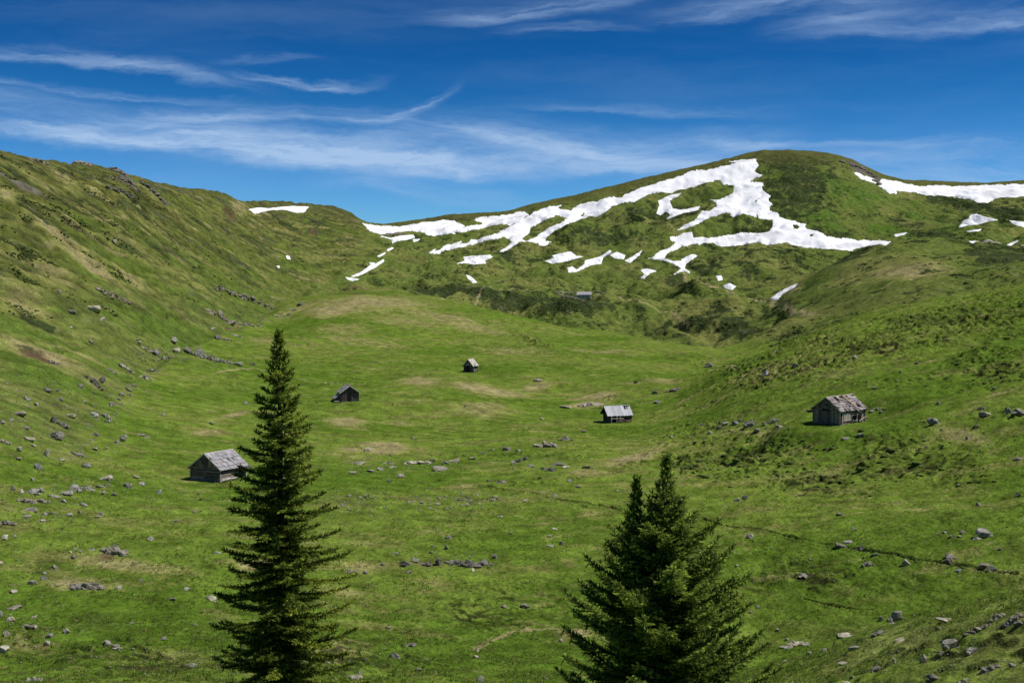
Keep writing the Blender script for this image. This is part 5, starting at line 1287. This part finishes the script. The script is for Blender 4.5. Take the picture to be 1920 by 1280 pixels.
    mb = MB(); mb.box((-2.18, .1, .95), (.06, 0, 0), (0, .8, 0), (0, 0, 1.7)); mb.build('door', M_HOLE, o)
    mb = MB(); mb.log((-2.3, 2.5, .1), (-2.35, 3.6, .16), .07); p = mb.build('timber_log', M_PALEW, None); p.matrix_world = Matrix.Translation(o.location) @ Matrix.Rotation(o.rotation_euler.z, 4, 'Z')
    tag(p, "short pale timber lying at the lean-to of the dark cabin", 'log')
    # tiny far hut
    o, rng, _ = cabin('board_cabin', (886.5, 698), 28, 2.8, 2.6, 1.95, 3.5, "smallest farthest cabin, tall and narrow with a bright roof, alone in the upper meadow", 21, 'boards', rows=4, warp=.2, mroof=M_PALEW, ovx=.4, ovy=.55, mside=M_DARKW, mgab=M_DARKW)
    mb = MB(); mb.box((-1.52, 0, 2.05), (.06, 0, 0), (0, 2.3, 0), (0, 0, .16)); mb.box((-1.52, -.05, 2.4), (.06, 0, 0), (0, .28, 0), (0, 0, .6)); mb.box((-1.52, .45, 2.3), (.06, 0, 0), (0, .2, 0), (0, 0, .35)); mb.build('gable_trim', M_PALEW, o)
    mb = MB(); mb.box((-1.5, .1, 1.0), (.06, 0, 0), (0, .7, 0), (0, 0, 1.6)); mb.build('door', M_HOLE, o)
    mb = MB()
    for x in (-1.2, -.2): mb.log((x, -1.9, -.1), (x, -1.85, 1.0), .06)
    mb.log((-1.4, -1.9, .75), (.2, -1.9, .75), .05); mb.build('fence_rail', M_PALEW, o)
    mb = MB()
    for i in range(6): mb.log((-1.1, 1.55 + .22 * (i % 3), .1 + .2 * (i // 3)), (.6, 1.55 + .22 * (i % 3), .1 + .2 * (i // 3)), .1)
    p = mb.build('log_pile', M_DARKW, None); p.matrix_world = Matrix.Translation(o.location) @ Matrix.Rotation(o.rotation_euler.z, 4, 'Z')
    tag(p, "low dark stack of logs beside the smallest cabin", 'log pile')
    # far stone hut on the moor with its terrace walls
    gx, gy, gz, gd = [float(v[0]) for v in ground(1096, 558)]
    rng = np.random.RandomState(31)
    phi = math.atan2(gx, gy)
    o = empty('stone_hut', (gx, gy, gz), -phi + .12); o.scale = (.85, .85, .8); tag(o, "low stone hut with a long flat grey roof, far off on the moor", 'hut')
    mb = MB(); mb.box((0, 1.5, .7), (8.2, 0, 0), (0, 4, 0), (0, 0, 2.6)); mb.build('wall', mat_wood('rubble_wall', (.34, .32, .29, 1), (.52, .49, .44, 1)), o)
    mb = MB(); mb.hexa([(-5.6, -.8, 2.0), (4.7, -.8, 2.0), (5.2, 3.8, 4.1), (-4.6, 3.8, 4.1), (-5.6, -.8, 2.18), (4.7, -.8, 2.18), (5.2, 3.8, 4.28), (-4.6, 3.8, 4.28)]); mb.build('roof', M_SHING, o)
    mb = MB(); mb.box((2.3, -.56, 1.15), (.55, 0, 0), (0, .06, 0), (0, 0, 1.5)); mb.build('door', M_SILVER, o)
    mb = MB(); mb.box((1.3, -.54, 1.1), (.7, 0, 0), (0, .06, 0), (0, 0, .9)); mb.box((-1.0, -.54, 1.2), (.7, 0, 0), (0, .06, 0), (0, 0, .7)); mb.build('window', M_HOLE, o)
    WALLS = [("dry stone terrace wall left of the far stone hut", [(1046, 551), (1052, 555), (1060, 557), (1070, 558), (1080, 560)], 3.2), ("upper dry stone wall beside the far stone hut", [(1048, 549), (1056, 549), (1066, 550), (1076, 550)], 2.8),
             ("dry stone wall running down from the far stone hut", [(1082, 560), (1090, 564), (1098, 568)], 2.6), ("dry stone wall right of the far stone hut", [(1112, 548), (1120, 547), (1127, 549), (1134, 552)], 2.6)]
    for lab, pts, s in WALLS:
        parts = []; P = np.array(pts, float)
        t = np.linspace(0, len(P) - 1, len(P) * 5); wx = np.interp(t, np.arange(len(P)), P[:, 0]); wy = np.interp(t, np.arange(len(P)), P[:, 1])
        gx, gy, gz, gd = ground(wx, wy); o0 = np.array([gx.mean(), gy.mean(), gz.mean()])
        for i in range(len(t)):
            S = s * gd[i] / F * 1.0
            v, f = rock_shape(rng, 1, S * 1.4, S, S * rng.uniform(.9, 1.4), .12)
            parts.append((v + np.array([gx[i], gy[i], gz[i] + S * .3]) - o0, f))
        rock_object('stone_wall', parts, tuple(o0), (1.5, 1.42, 1.3), lab, 'stone wall', 'terrace walls round the far hut')
if DO_CABINS:
    build_cabins()
# ------------------------------------------------------------------ spruces
def mat_needles():
    m, N, b = material("spruce_needles")
    at = N.new('ShaderNodeAttribute', attribute_name='tint')
    N.l.new(at.outputs['Color'], b.inputs['Base Color'])
    b.inputs['Roughness'].default_value = .55; b.inputs['Specular IOR Level'].default_value = .3
    tr = N.new('ShaderNodeBsdfTranslucent'); N.l.new(at.outputs['Color'], tr.inputs[0])
    mx = N.new('ShaderNodeMixShader'); mx.inputs[0].default_value = .35
    N.l.new(b.outputs[0], mx.inputs[1]); N.l.new(tr.outputs[0], mx.inputs[2])
    out = [n for n in N.n if n.type == 'OUTPUT_MATERIAL'][0]; N.l.new(mx.outputs[0], out.inputs[0])
    return m
M_NEED = mat_needles()
M_BARK = mat_wood('bark', (.03, .024, .018, 1), (.06, .048, .038, 1), (.04, .036, .03, 1), .9, 1.1)

def unit(a): return a / (np.linalg.norm(a, axis=-1, keepdims=True) + 1e-12)

def needle_mesh(name, P, D, Lg, R, tint, M, nl, nw, rng, parent):
    """P starts, D unit directions, Lg lengths of shoots; needles bristle all round each shoot"""
    n = len(P)
    a = unit(np.cross(D, np.tile([0.12, .31, 1.0], (n, 1)))); b = np.cross(D, a)
    k = np.arange(M)
    s = (k[None, :] + rng.rand(n, M) * .8) / M
    phi = k[None, :] * 2.399 + rng.rand(n, 1) * 6.28 + rng.rand(n, M) * .6
    rad = np.cos(phi)[..., None] * a[:, None] + np.sin(phi)[..., None] * b[:, None]
    base = P[:, None] + D[:, None] * (s * Lg[:, None])[..., None]
    lean = .75 + .35 * s
    nd = unit(D[:, None] * lean[..., None] + rad * (1 - .45 * s)[..., None])
    l = nl * R[:, None] * rng.uniform(.75, 1.25, (n, M))
    w = np.cross(nd, rad + .3 * rng.normal(size=(n, M, 3))); w = unit(w)
    p0 = base + w * nw * .5; p1 = base - w * nw * .5; p2 = base + nd * l[..., None]
    V = np.stack([p0, p1, p2], 2).reshape(-1, 3)
    # end needles paler, base ones darker: young growth and painted sunlight on the tips
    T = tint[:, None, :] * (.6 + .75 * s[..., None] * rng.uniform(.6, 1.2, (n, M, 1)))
    T = np.repeat(T.reshape(-1, 3), 3, axis=0)
    f = np.arange(len(V)).reshape(-1, 3)
    me = mesh_from(name, V, f, 3)
    attr_color(me, 'tint', np.clip(T, 0, 1))
    return link(name, me, M_NEED, parent)

def tube_arrays(path, rad, seg=5):
    path = np.asarray(path, float); n = len(path)
    d = unit(np.gradient(path, axis=0)); a = unit(np.cross(d, np.tile([.13, .27, 1.0] if abs(d[0][2]) < .9 else [1.0, .1, 0], (n, 1)))); b = np.cross(d, a)
    t = np.arange(seg) * 2 * math.pi / seg
    V = (path[:, None] + np.asarray(rad)[:, None, None] * (a[:, None] * np.cos(t)[None, :, None] + b[:, None] * np.sin(t)[None, :, None])).reshape(-1, 3)
    i, j = np.meshgrid(np.arange(n - 1), np.arange(seg), indexing='ij'); i = i.ravel(); j = j.ravel(); j2 = (j + 1) % seg
    return V, np.stack([i * seg + j, i * seg + j2, (i + 1) * seg + j2, (i + 1) * seg + j], 1)

def spruce(name, label, loc, H, R, prm, seed):
    """loc = base; H height; R(h_from_top) crown radius"""
    rng = np.random.RandomState(seed)
    root = empty(name, loc, 0); tag(root, label, 'spruce', None)
    SP_, SD, SL, SR, ST = [], [], [], [], []        # shoots
    BV, BF, nb = [], [], 0
    TV, TF, nt = [], [], 0
    def shoot(p, d, l, r, t):
        SP_.append(p); SD.append(d); SL.append(l); SR.append(r); ST.append(t)
    for (lx, ly, ztop, zbase, rscale, lean) in prm['leaders']:
        tz = np.linspace(zbase, ztop, 24)
        f = (tz - zbase) / (ztop - zbase)
        path = np.stack([lx * sm(f, 0, .55) + .02 * np.sin(tz * 1.7), ly * sm(f, 0, .5) + .02 * np.cos(tz * 1.3), tz], 1)
        rad = prm['r0'] * rscale * (1 - f) ** .8 * (H / 8.0) ** .3 + .012
        v, q = tube_arrays(path, rad, 8); TV.append(v); TF.append(q + nt); nt += len(v)
        cen = lambda z: np.array([np.interp(z, tz, path[:, 0]), np.interp(z, tz, path[:, 1]), z])
        # leader shoot
        nk = int(prm['lead'] / .05)
        for k in range(nk):
            z = ztop - k * .05; shoot(cen(z), np.array([0, 0, 1.0]), .09, .3 + .5 * k / nk, 1)
        z = ztop - prm['first']
        while z > zbase + prm['skip']:
            hft = ztop - z
            nwh = rng.randint(*prm['nwh'])
            a0 = rng.rand() * 6.28
            dz = prm['gap'] * (0.55 + .45 * min(1, hft / 2.0)) * rng.uniform(.8, 1.25)
            for i in range(nwh + prm['inter']):
                az = a0 + i * 6.283 / nwh + rng.uniform(-.3, .3)
                zz = z if i < nwh else z - dz * rng.uniform(.3, .8)
                if i >= nwh: az = rng.rand() * 6.28
                inter = i >= nwh
                hf = hft / (H if rscale == 1 else H)
                e0 = prm['e0'](hft) + rng.uniform(-.13, .13); e1 = e0 + prm['de'](hft) + rng.uniform(-.1, .1)
                rr = R(hft)
                for _ in range(6): rr = .5 * rr + .5 * R(max(hft - .85 * rr * math.tan(.5 * (e0 + e1)), .05))
                reach = max(rr, .06) * (rng.uniform(.72, 1.12) if rng.rand() < .82 else rng.uniform(.95, 1.3)) * (1 if rscale == 1 else .85)
                if inter: reach *= rng.uniform(.4, .75)
                if rng.rand() < prm.get('miss', 0): continue
                ca, sa = math.cos(az), math.sin(az)
                # twin leaders lean their branches away from each other
                n = 12
                s = np.linspace(0, 1, n); el = e0 + (e1 - e0) * s ** 1.5
                blen = reach / max(.35, np.mean(np.cos(el)))
                step = blen / (n - 1)
                pth = np.zeros((n, 3)); pth[0] = cen(zz)
                cum_h = np.concatenate([[0], np.cumsum(np.cos(el[:-1]) * step)]); cum_v = np.concatenate([[0], np.cumsum(np.sin(el[:-1]) * step)])
                sway = rng.uniform(-.12, .12)
                aa = az + sway * s
                pth[:, 0] = pth[0, 0] + cum_h * np.cos(aa); pth[:, 1] = pth[0, 1] + cum_h * np.sin(aa); pth[:, 2] = zz + cum_v
                v, q = tube_arrays(pth, .016 * (H / 8) ** .3 * (blen / 1.2) ** .5 * (1 - .8 * s) + .003, 4)
                BV.append(v); BF.append(q + nb); nb += len(v)
                btint = rng.choice([0, 0, 0, 1, 2], p=[.25, .25, .2, .2, .1])
                # side twigs
                ds = prm['ds']; m = max(3, int(blen / ds))
                for k in range(m):
                    t = (k + rng.uniform(.1, .9)) / m
                    if t * blen < .10 and hft > .4: continue
                    fi = t * (n - 1); i0 = min(int(fi), n - 2); fr = fi - i0
                    p = pth[i0] * (1 - fr) + pth[i0 + 1] * fr; d = unit(pth[i0 + 1] - pth[i0])
                    side = unit(np.cross(d, [0, 0, 1.0])); upv = np.cross(side, d)
                    shoot(p, d, ds * 1.35, 1.0, btint)
                    for q in range(2):
                        shoot(p, unit(d * .6 + upv * rng.uniform(.5, 1.0) + side * rng.uniform(-.7, .7)), prm['sub'] * rng.uniform(.8, 1.5) * (1.15 - .5 * t), 1.0, 1 if rng.rand() < .4 else btint)
                    sg = 1 if k % 2 else -1
                    tl = prm['tw'] * min(1, blen / 1.0) * (1 - t) ** .55 * rng.uniform(.6, 1.15) + .05
                    tl = min(tl, blen * .5)
                    for sg in ((sg,) if rng.rand() < .45 else (sg, -sg)):
                        droop = prm['droop'] * rng.uniform(.3, 1.2)
                        td = unit(d * rng.uniform(.55, .95) + side * sg * rng.uniform(.6, .95) - np.array([0, 0, droop]) + upv * rng.uniform(-.05, .25))
                        mm = max(1, int(tl / prm['sub']))
                        for j in range(mm):
                            u = (j + .5) / mm
                            q0 = p + td * tl * (j / mm) - np.array([0, 0, prm['droop'] * .25 * tl * u * u])
                            shoot(q0, td, tl / mm * 1.25, 1.0, btint if rng.rand() < .85 else 1)
                            if tl > .12 and j < mm:
                                sd2 = unit(np.cross(td, [0, 0, 1.0]))
                                for s2 in ((1, -1) if rng.rand() < .7 else (rng.choice([-1, 1]),)):
                                    dd_ = unit(td * .8 + sd2 * s2 * rng.uniform(.5, .9) + np.array([0, 0, rng.uniform(-.25, .25) - prm['droop'] * .5]))
                                    shoot(q0 + td * .02, dd_, prm['sub'] * rng.uniform(.9, 1.5) * (1.15 - .5 * u), .95, btint if rng.rand() < .8 else 2)
                    if rng.rand() < prm['hang']:
                        td = unit(np.array([d[0] * .5 + rng.uniform(-.3, .3), d[1] * .5 + rng.uniform(-.3, .3), -1.0]))
                        for j in range(int(prm['hl'] / .07)):
                            shoot(p + td * .07 * j, td, .09, .9, 0)
            z -= dz
    o = None
    me = mesh_from('trunk', np.concatenate(TV), np.concatenate(TF), 4)
    link('trunk', me, M_BARK, root, smooth=True)
    me = mesh_from('limbs', np.concatenate(BV), np.concatenate(BF), 4)
    link('limbs', me, M_BARK, root)
    P = np.array(SP_); D = unit(np.array(SD) + rng.normal(size=(len(SD), 3)) * .07); Lg = np.array(SL); Rr = np.array(SR); tt = np.array(ST)
    pal = np.array(prm['pal'])  # bright tone paints sunlit shoots, dark tone the shaded inside
    tt = np.where(rng.rand(len(tt)) < .35, rng.choice([0, 1, 2], len(tt), p=[.45, .3, .25]), tt)
    tint = pal[tt] * np.exp(rng.normal(0, .28, (len(P), 1)))
    print(name, 'shoots', len(P), 'tris', len(P) * prm['M'])
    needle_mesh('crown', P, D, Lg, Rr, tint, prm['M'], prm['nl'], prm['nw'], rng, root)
    return root

def pos_at(px, d):
    a = float(ray(px, 900)[0]); return math.sin(a) * d, math.cos(a) * d

def top_z(py, px, d):
    a, t = ray(px, py); return float(t) * d

def build_trees():
    d = 38.0; x, y = pos_at(526, d); zb = float(hz_at(x, y)[0]) - .3; zt = top_z(626, 526, d); H = zt - zb
    RL = lambda h: float(np.interp(h, [0, .35, .6, 1.1, 1.9, 2.4, 3.0, 3.7, 4.6, 5.6, 7.5, 9.4, 11.2, 13, 15, 17], [.08, .18, .25, .42, .66, .88, 1.0, 1.08, 1.32, 1.75, 1.98, 2.3, 2.65, 2.9, 3.1, 3.2]))
    L = dict(leaders=[(0, 0, H, 0, 1.0, 0)], r0=.17, lead=.45, first=.10, skip=1.2, nwh=(4, 6), inter=2, gap=.30, up=-.05, miss=.04,
             e0=lambda h: float(np.interp(h, [0, .6, 1.8, 3.5, 7, 12], [1.05, .75, .45, .12, -.10, -.22])), de=lambda h: float(np.interp(h, [0, 1, 3, 8], [.1, .2, .38, .55])),
             ds=.095, tw=.46, droop=.16, sub=.12, hang=.15, hl=.2, M=24, nl=.058, nw=.023,
             pal=[(.12, .17, .026), (.35, .42, .06), (.22, .275, .036)])
    spruce('spruce_tree', "tall slender dark spruce left of centre, rising in front of the valley", (x, y, zb), H, RL, L, 7)
    d = 22.0; x, y = pos_at(1240, d); zb = float(hz_at(x, y)[0]) - .2; zt = top_z(858, 1250, d); H = zt - zb
    x2 = (1250 - 1240) * d / F; xs = (1197 - 1240) * d / F; z2 = top_z(896, 1197, d) - zb
    RR = lambda h: float(np.interp(h, [0, .3, .6, 1.0, 1.4, 1.8, 2.4, 3.0, 3.6, 4.3, 5.2, 6.5], [.05, .10, .20, .42, .80, 1.15, 1.58, 1.86, 2.08, 2.3, 2.5, 2.55]))
    Rp = dict(leaders=[(x2, 0, H, 0, 1.0, 0), (xs, .1, z2, H * .45, .3, 0)], r0=.13, lead=.5, first=.12, skip=.5, nwh=(5, 7), inter=3, gap=.22, up=.32, miss=.02,
              e0=lambda h: float(np.interp(h, [0, .6, 1.5, 3, 6], [1.1, .85, .62, .42, .28])), de=lambda h: float(np.interp(h, [0, 1, 3, 6], [.1, .22, .32, .38])),
              ds=.07, tw=.40, droop=.26, sub=.085, hang=.18, hl=.16, M=22, nl=.042, nw=.015,
              pal=[(.12, .18, .03), (.35, .45, .07), (.22, .295, .042)])
    spruce('spruce_tree', "broad bushy spruce with two leading tips, right of centre", (x, y, zb), H, RR, Rp, 23)
if DO_TREES:
    build_trees()
# ------------------------------------------------------------------ grass tufts on the nearer meadow
def build_tufts():
    rng = np.random.RandomState(77)
    n = 170000
    d = np.exp(rng.uniform(math.log(52), math.log(150), n)); az = rng.uniform(-.47, .47, n)
    x = np.sin(az) * d; y = np.cos(az) * d
    keep = (fbm(x / 3.5, y / 3.5, 4, 3) + .35 * fbm(x / 14, y / 14, 8, 2) > rng.uniform(-.35, .45, n)) & (rng.rand(n) < np.clip(85 / d, .3, 1))
    x, y, d = x[keep], y[keep], d[keep]; n = len(x)
    z = hz_at(x, y)
    M = 5
    a = rng.uniform(0, 6.283, (n, M)); s = np.exp(rng.normal(0, .35, n)) * .10
    hgt = s[:, None] * rng.uniform(.6, 1.3, (n, M)); spread = s[:, None] * rng.uniform(.3, 1.1, (n, M))
    off = rng.normal(0, .35, (n, M, 2)) * s[:, None, None]
    bx = x[:, None] + off[..., 0]; by = y[:, None] + off[..., 1]; bz = z[:, None] - .02 + 0 * bx
    w = s[:, None] * rng.uniform(.12, .3, (n, M))
    ca, sa = np.cos(a), np.sin(a)
    p0 = np.stack([bx - sa * w, by + ca * w, bz], -1); p1 = np.stack([bx + sa * w, by - ca * w, bz], -1)
    p2 = np.stack([bx + ca * spread, by + sa * spread, bz + hgt], -1)
    V = np.stack([p0, p1, p2], 2).reshape(-1, 3)
    f = np.arange(len(V)).reshape(-1, 3)
    k = rng.rand(n)
    base = np.where(k[:, None] < .22, np.array([[.26, .255, .08]]), np.where(k[:, None] < .5, np.array([[.12, .205, .028]]), np.array([[.16, .235, .04]])))
    base = base * rng.uniform(.7, 1.25, (n, 1))
    T = np.repeat(base, M * 3, axis=0)
    me = mesh_from('grass', V, f, 3); attr_color(me, 'tint', T)
    m, N, b = material("grass_blades")
    at = N.new('ShaderNodeAttribute', attribute_name='tint'); N.l.new(at.outputs['Color'], b.inputs['Base Color'])
    tr = N.new('ShaderNodeBsdfTranslucent'); N.l.new(at.outputs['Color'], tr.inputs[0]); mx = N.new('ShaderNodeMixShader'); mx.inputs[0].default_value = .5
    N.l.new(b.outputs[0], mx.inputs[1]); N.l.new(tr.outputs[0], mx.inputs[2])
    out = [q for q in N.n if q.type == 'OUTPUT_MATERIAL'][0]; N.l.new(mx.outputs[0], out.inputs[0])
    o = link('grass', me, m); tag(o, "short green and straw coloured grass tufts on the near meadow", 'grass', kind='stuff')
    print('tufts', n)
def build_shrubs():
    """dwarf-shrub carpets (bilberry, juniper) that speckle the moor, the steep slopes and the hummocks"""
    rng = np.random.RandomState(78)
    V0, F0 = ICO[1]
    sets = []; ns = [0]; md = [0]
    sk = np.array(SKYLINE, float)
    def pick(n, px0, px1, py0, py1, smin, smax, dens, dmin=0, dmax=1300):
        px = rng.uniform(px0, px1, n); py = rng.uniform(py0, py1, n)
        gx, gy, gz, gd = ground(px, py)
        hs = np.zeros(n)
        for b in HEATHSPOTS: hs = np.maximum(hs, b[5] * blob(px, py, *b[:5]))
        hm = np.zeros(n)
        for b in HUMM: hm = np.maximum(hm, blob(px, py, *b))
        ny = fbm(gx / 13 + 5, gy / 20, 27, 4, .65) + .5 * fbm(gx / 45, gy / 45, 9, 2)
        left = px < np.interp(py, GUL_Y, GUL_X)
        uu = -.78 * gx + .62 * gy; vv = .62 * gx + .78 * gy; ns[0] = fbm((uu + 5 * fbm(gx / 40, gy / 40, 2, 2)) / 6, vv / 34, 31, 4, .65) * 1.2 - .25 * sm(py, 450, 600)
        md[0] = (gd < 700) & (px > 1480)
        w = dens(hs, hm, ny, left)
        k = (rng.rand(n) < w) & ((gd > 545) | (px > 1440) | (dmin != 395)) & (gd > dmin) & (gd < dmax) & (py > np.interp(px, sk[:, 0], sk[:, 1]) + 9)
        # keep snow fields clear
        for lab, polys in SNOW[:16]:
            O = np.array(polys[0]); bb = k & (px > O[:, 0].min() - 3) & (px < O[:, 0].max() + 3) & (py > O[:, 1].min() - 3) & (py < O[:, 1].max() + 3)
            if bb.any():
                q = np.nonzero(bb)[0]; k[q[sdf(px[q], py[q], polys) > -1.5]] = False
        s = rng.uniform(smin, smax, n) * np.exp(rng.normal(0, .3, n))
        sets.append((gx[k], gy[k], gz[k], s[k]))
    pick(120000, 640, 1930, 400, 660, .3, .95, lambda hs, hm, ny, lf: np.where(lf, 0, np.clip(.8 * hs * (ny + .6) + .5 * sm(ny, .02, .40), 0, 1) * np.where(md[0], .35, 1)), 395)
    pick(60000, 700, 1930, 285, 470, .35, 1.1, lambda hs, hm, ny, lf: np.where(lf, 0, np.clip(.9 * hs * (ny + .7) + .42 * sm(ny, .0, .40), 0, 1)), 395)
    pick(80000, -10, 720, 285, 600, .22, .75, lambda hs, hm, ny, lf: np.where(lf, np.clip(.5 * hs * (ny + .6) + .6 * sm(ns[0], .12, .42), 0, 1), 0))
    pick(9000, 1250, 1930, 560, 960, .25, .6, lambda hs, hm, ny, lf: np.clip(.25 * hm * (ny + .6), 0, 1), 100, 400)
    gx, gy, gz, s = [np.concatenate([q[i] for q in sets]) for i in range(4)]
    n = len(gx)
    jit = 1 + rng.uniform(-.32, .32, (n, len(V0), 1))
    sc = np.stack([s * rng.uniform(.8, 1.9, n), s * rng.uniform(.6, 1.2, n), s * rng.uniform(.30, .6, n)], 1)
    V = V0[None] * jit * sc[:, None, :] * .5
    a = rng.uniform(-.5, .5, n); ca, sa = np.cos(a)[:, None], np.sin(a)[:, None]
    X = V[..., 0] * ca - V[..., 1] * sa + gx[:, None]; Y = V[..., 0] * sa + V[..., 1] * ca + gy[:, None]; Z = V[..., 2] + gz[:, None] + .05 * s[:, None]
    P = np.stack([X, Y, Z], -1).reshape(-1, 3)
    Fc = (F0[None] + (np.arange(n) * len(V0))[:, None, None]).reshape(-1, 3)
    k = rng.rand(n)[:, None]
    base = np.where(k < .6, np.array([[.058, .084, .026]]), np.where(k < .85, np.array([[.080, .112, .032]]), np.array([[.085, .078, .034]]))) * rng.uniform(.7, 1.3, (n, 1))
    me = mesh_from('dwarf_shrubs', P, Fc, 3); attr_color(me, 'tint', np.repeat(base, len(V0), axis=0))
    m, N, b = material("shrub_leaves")
    at = N.new('ShaderNodeAttribute', attribute_name='tint'); N.l.new(at.outputs['Color'], b.inputs['Base Color'])
    o = link('dwarf_shrubs', me, m); tag(o, "dark low dwarf shrub carpets speckling the moor and slopes", 'shrubs', kind='stuff')
    print('shrubs', n)
if DO_TUFTS:
    build_shrubs()
    build_tufts()
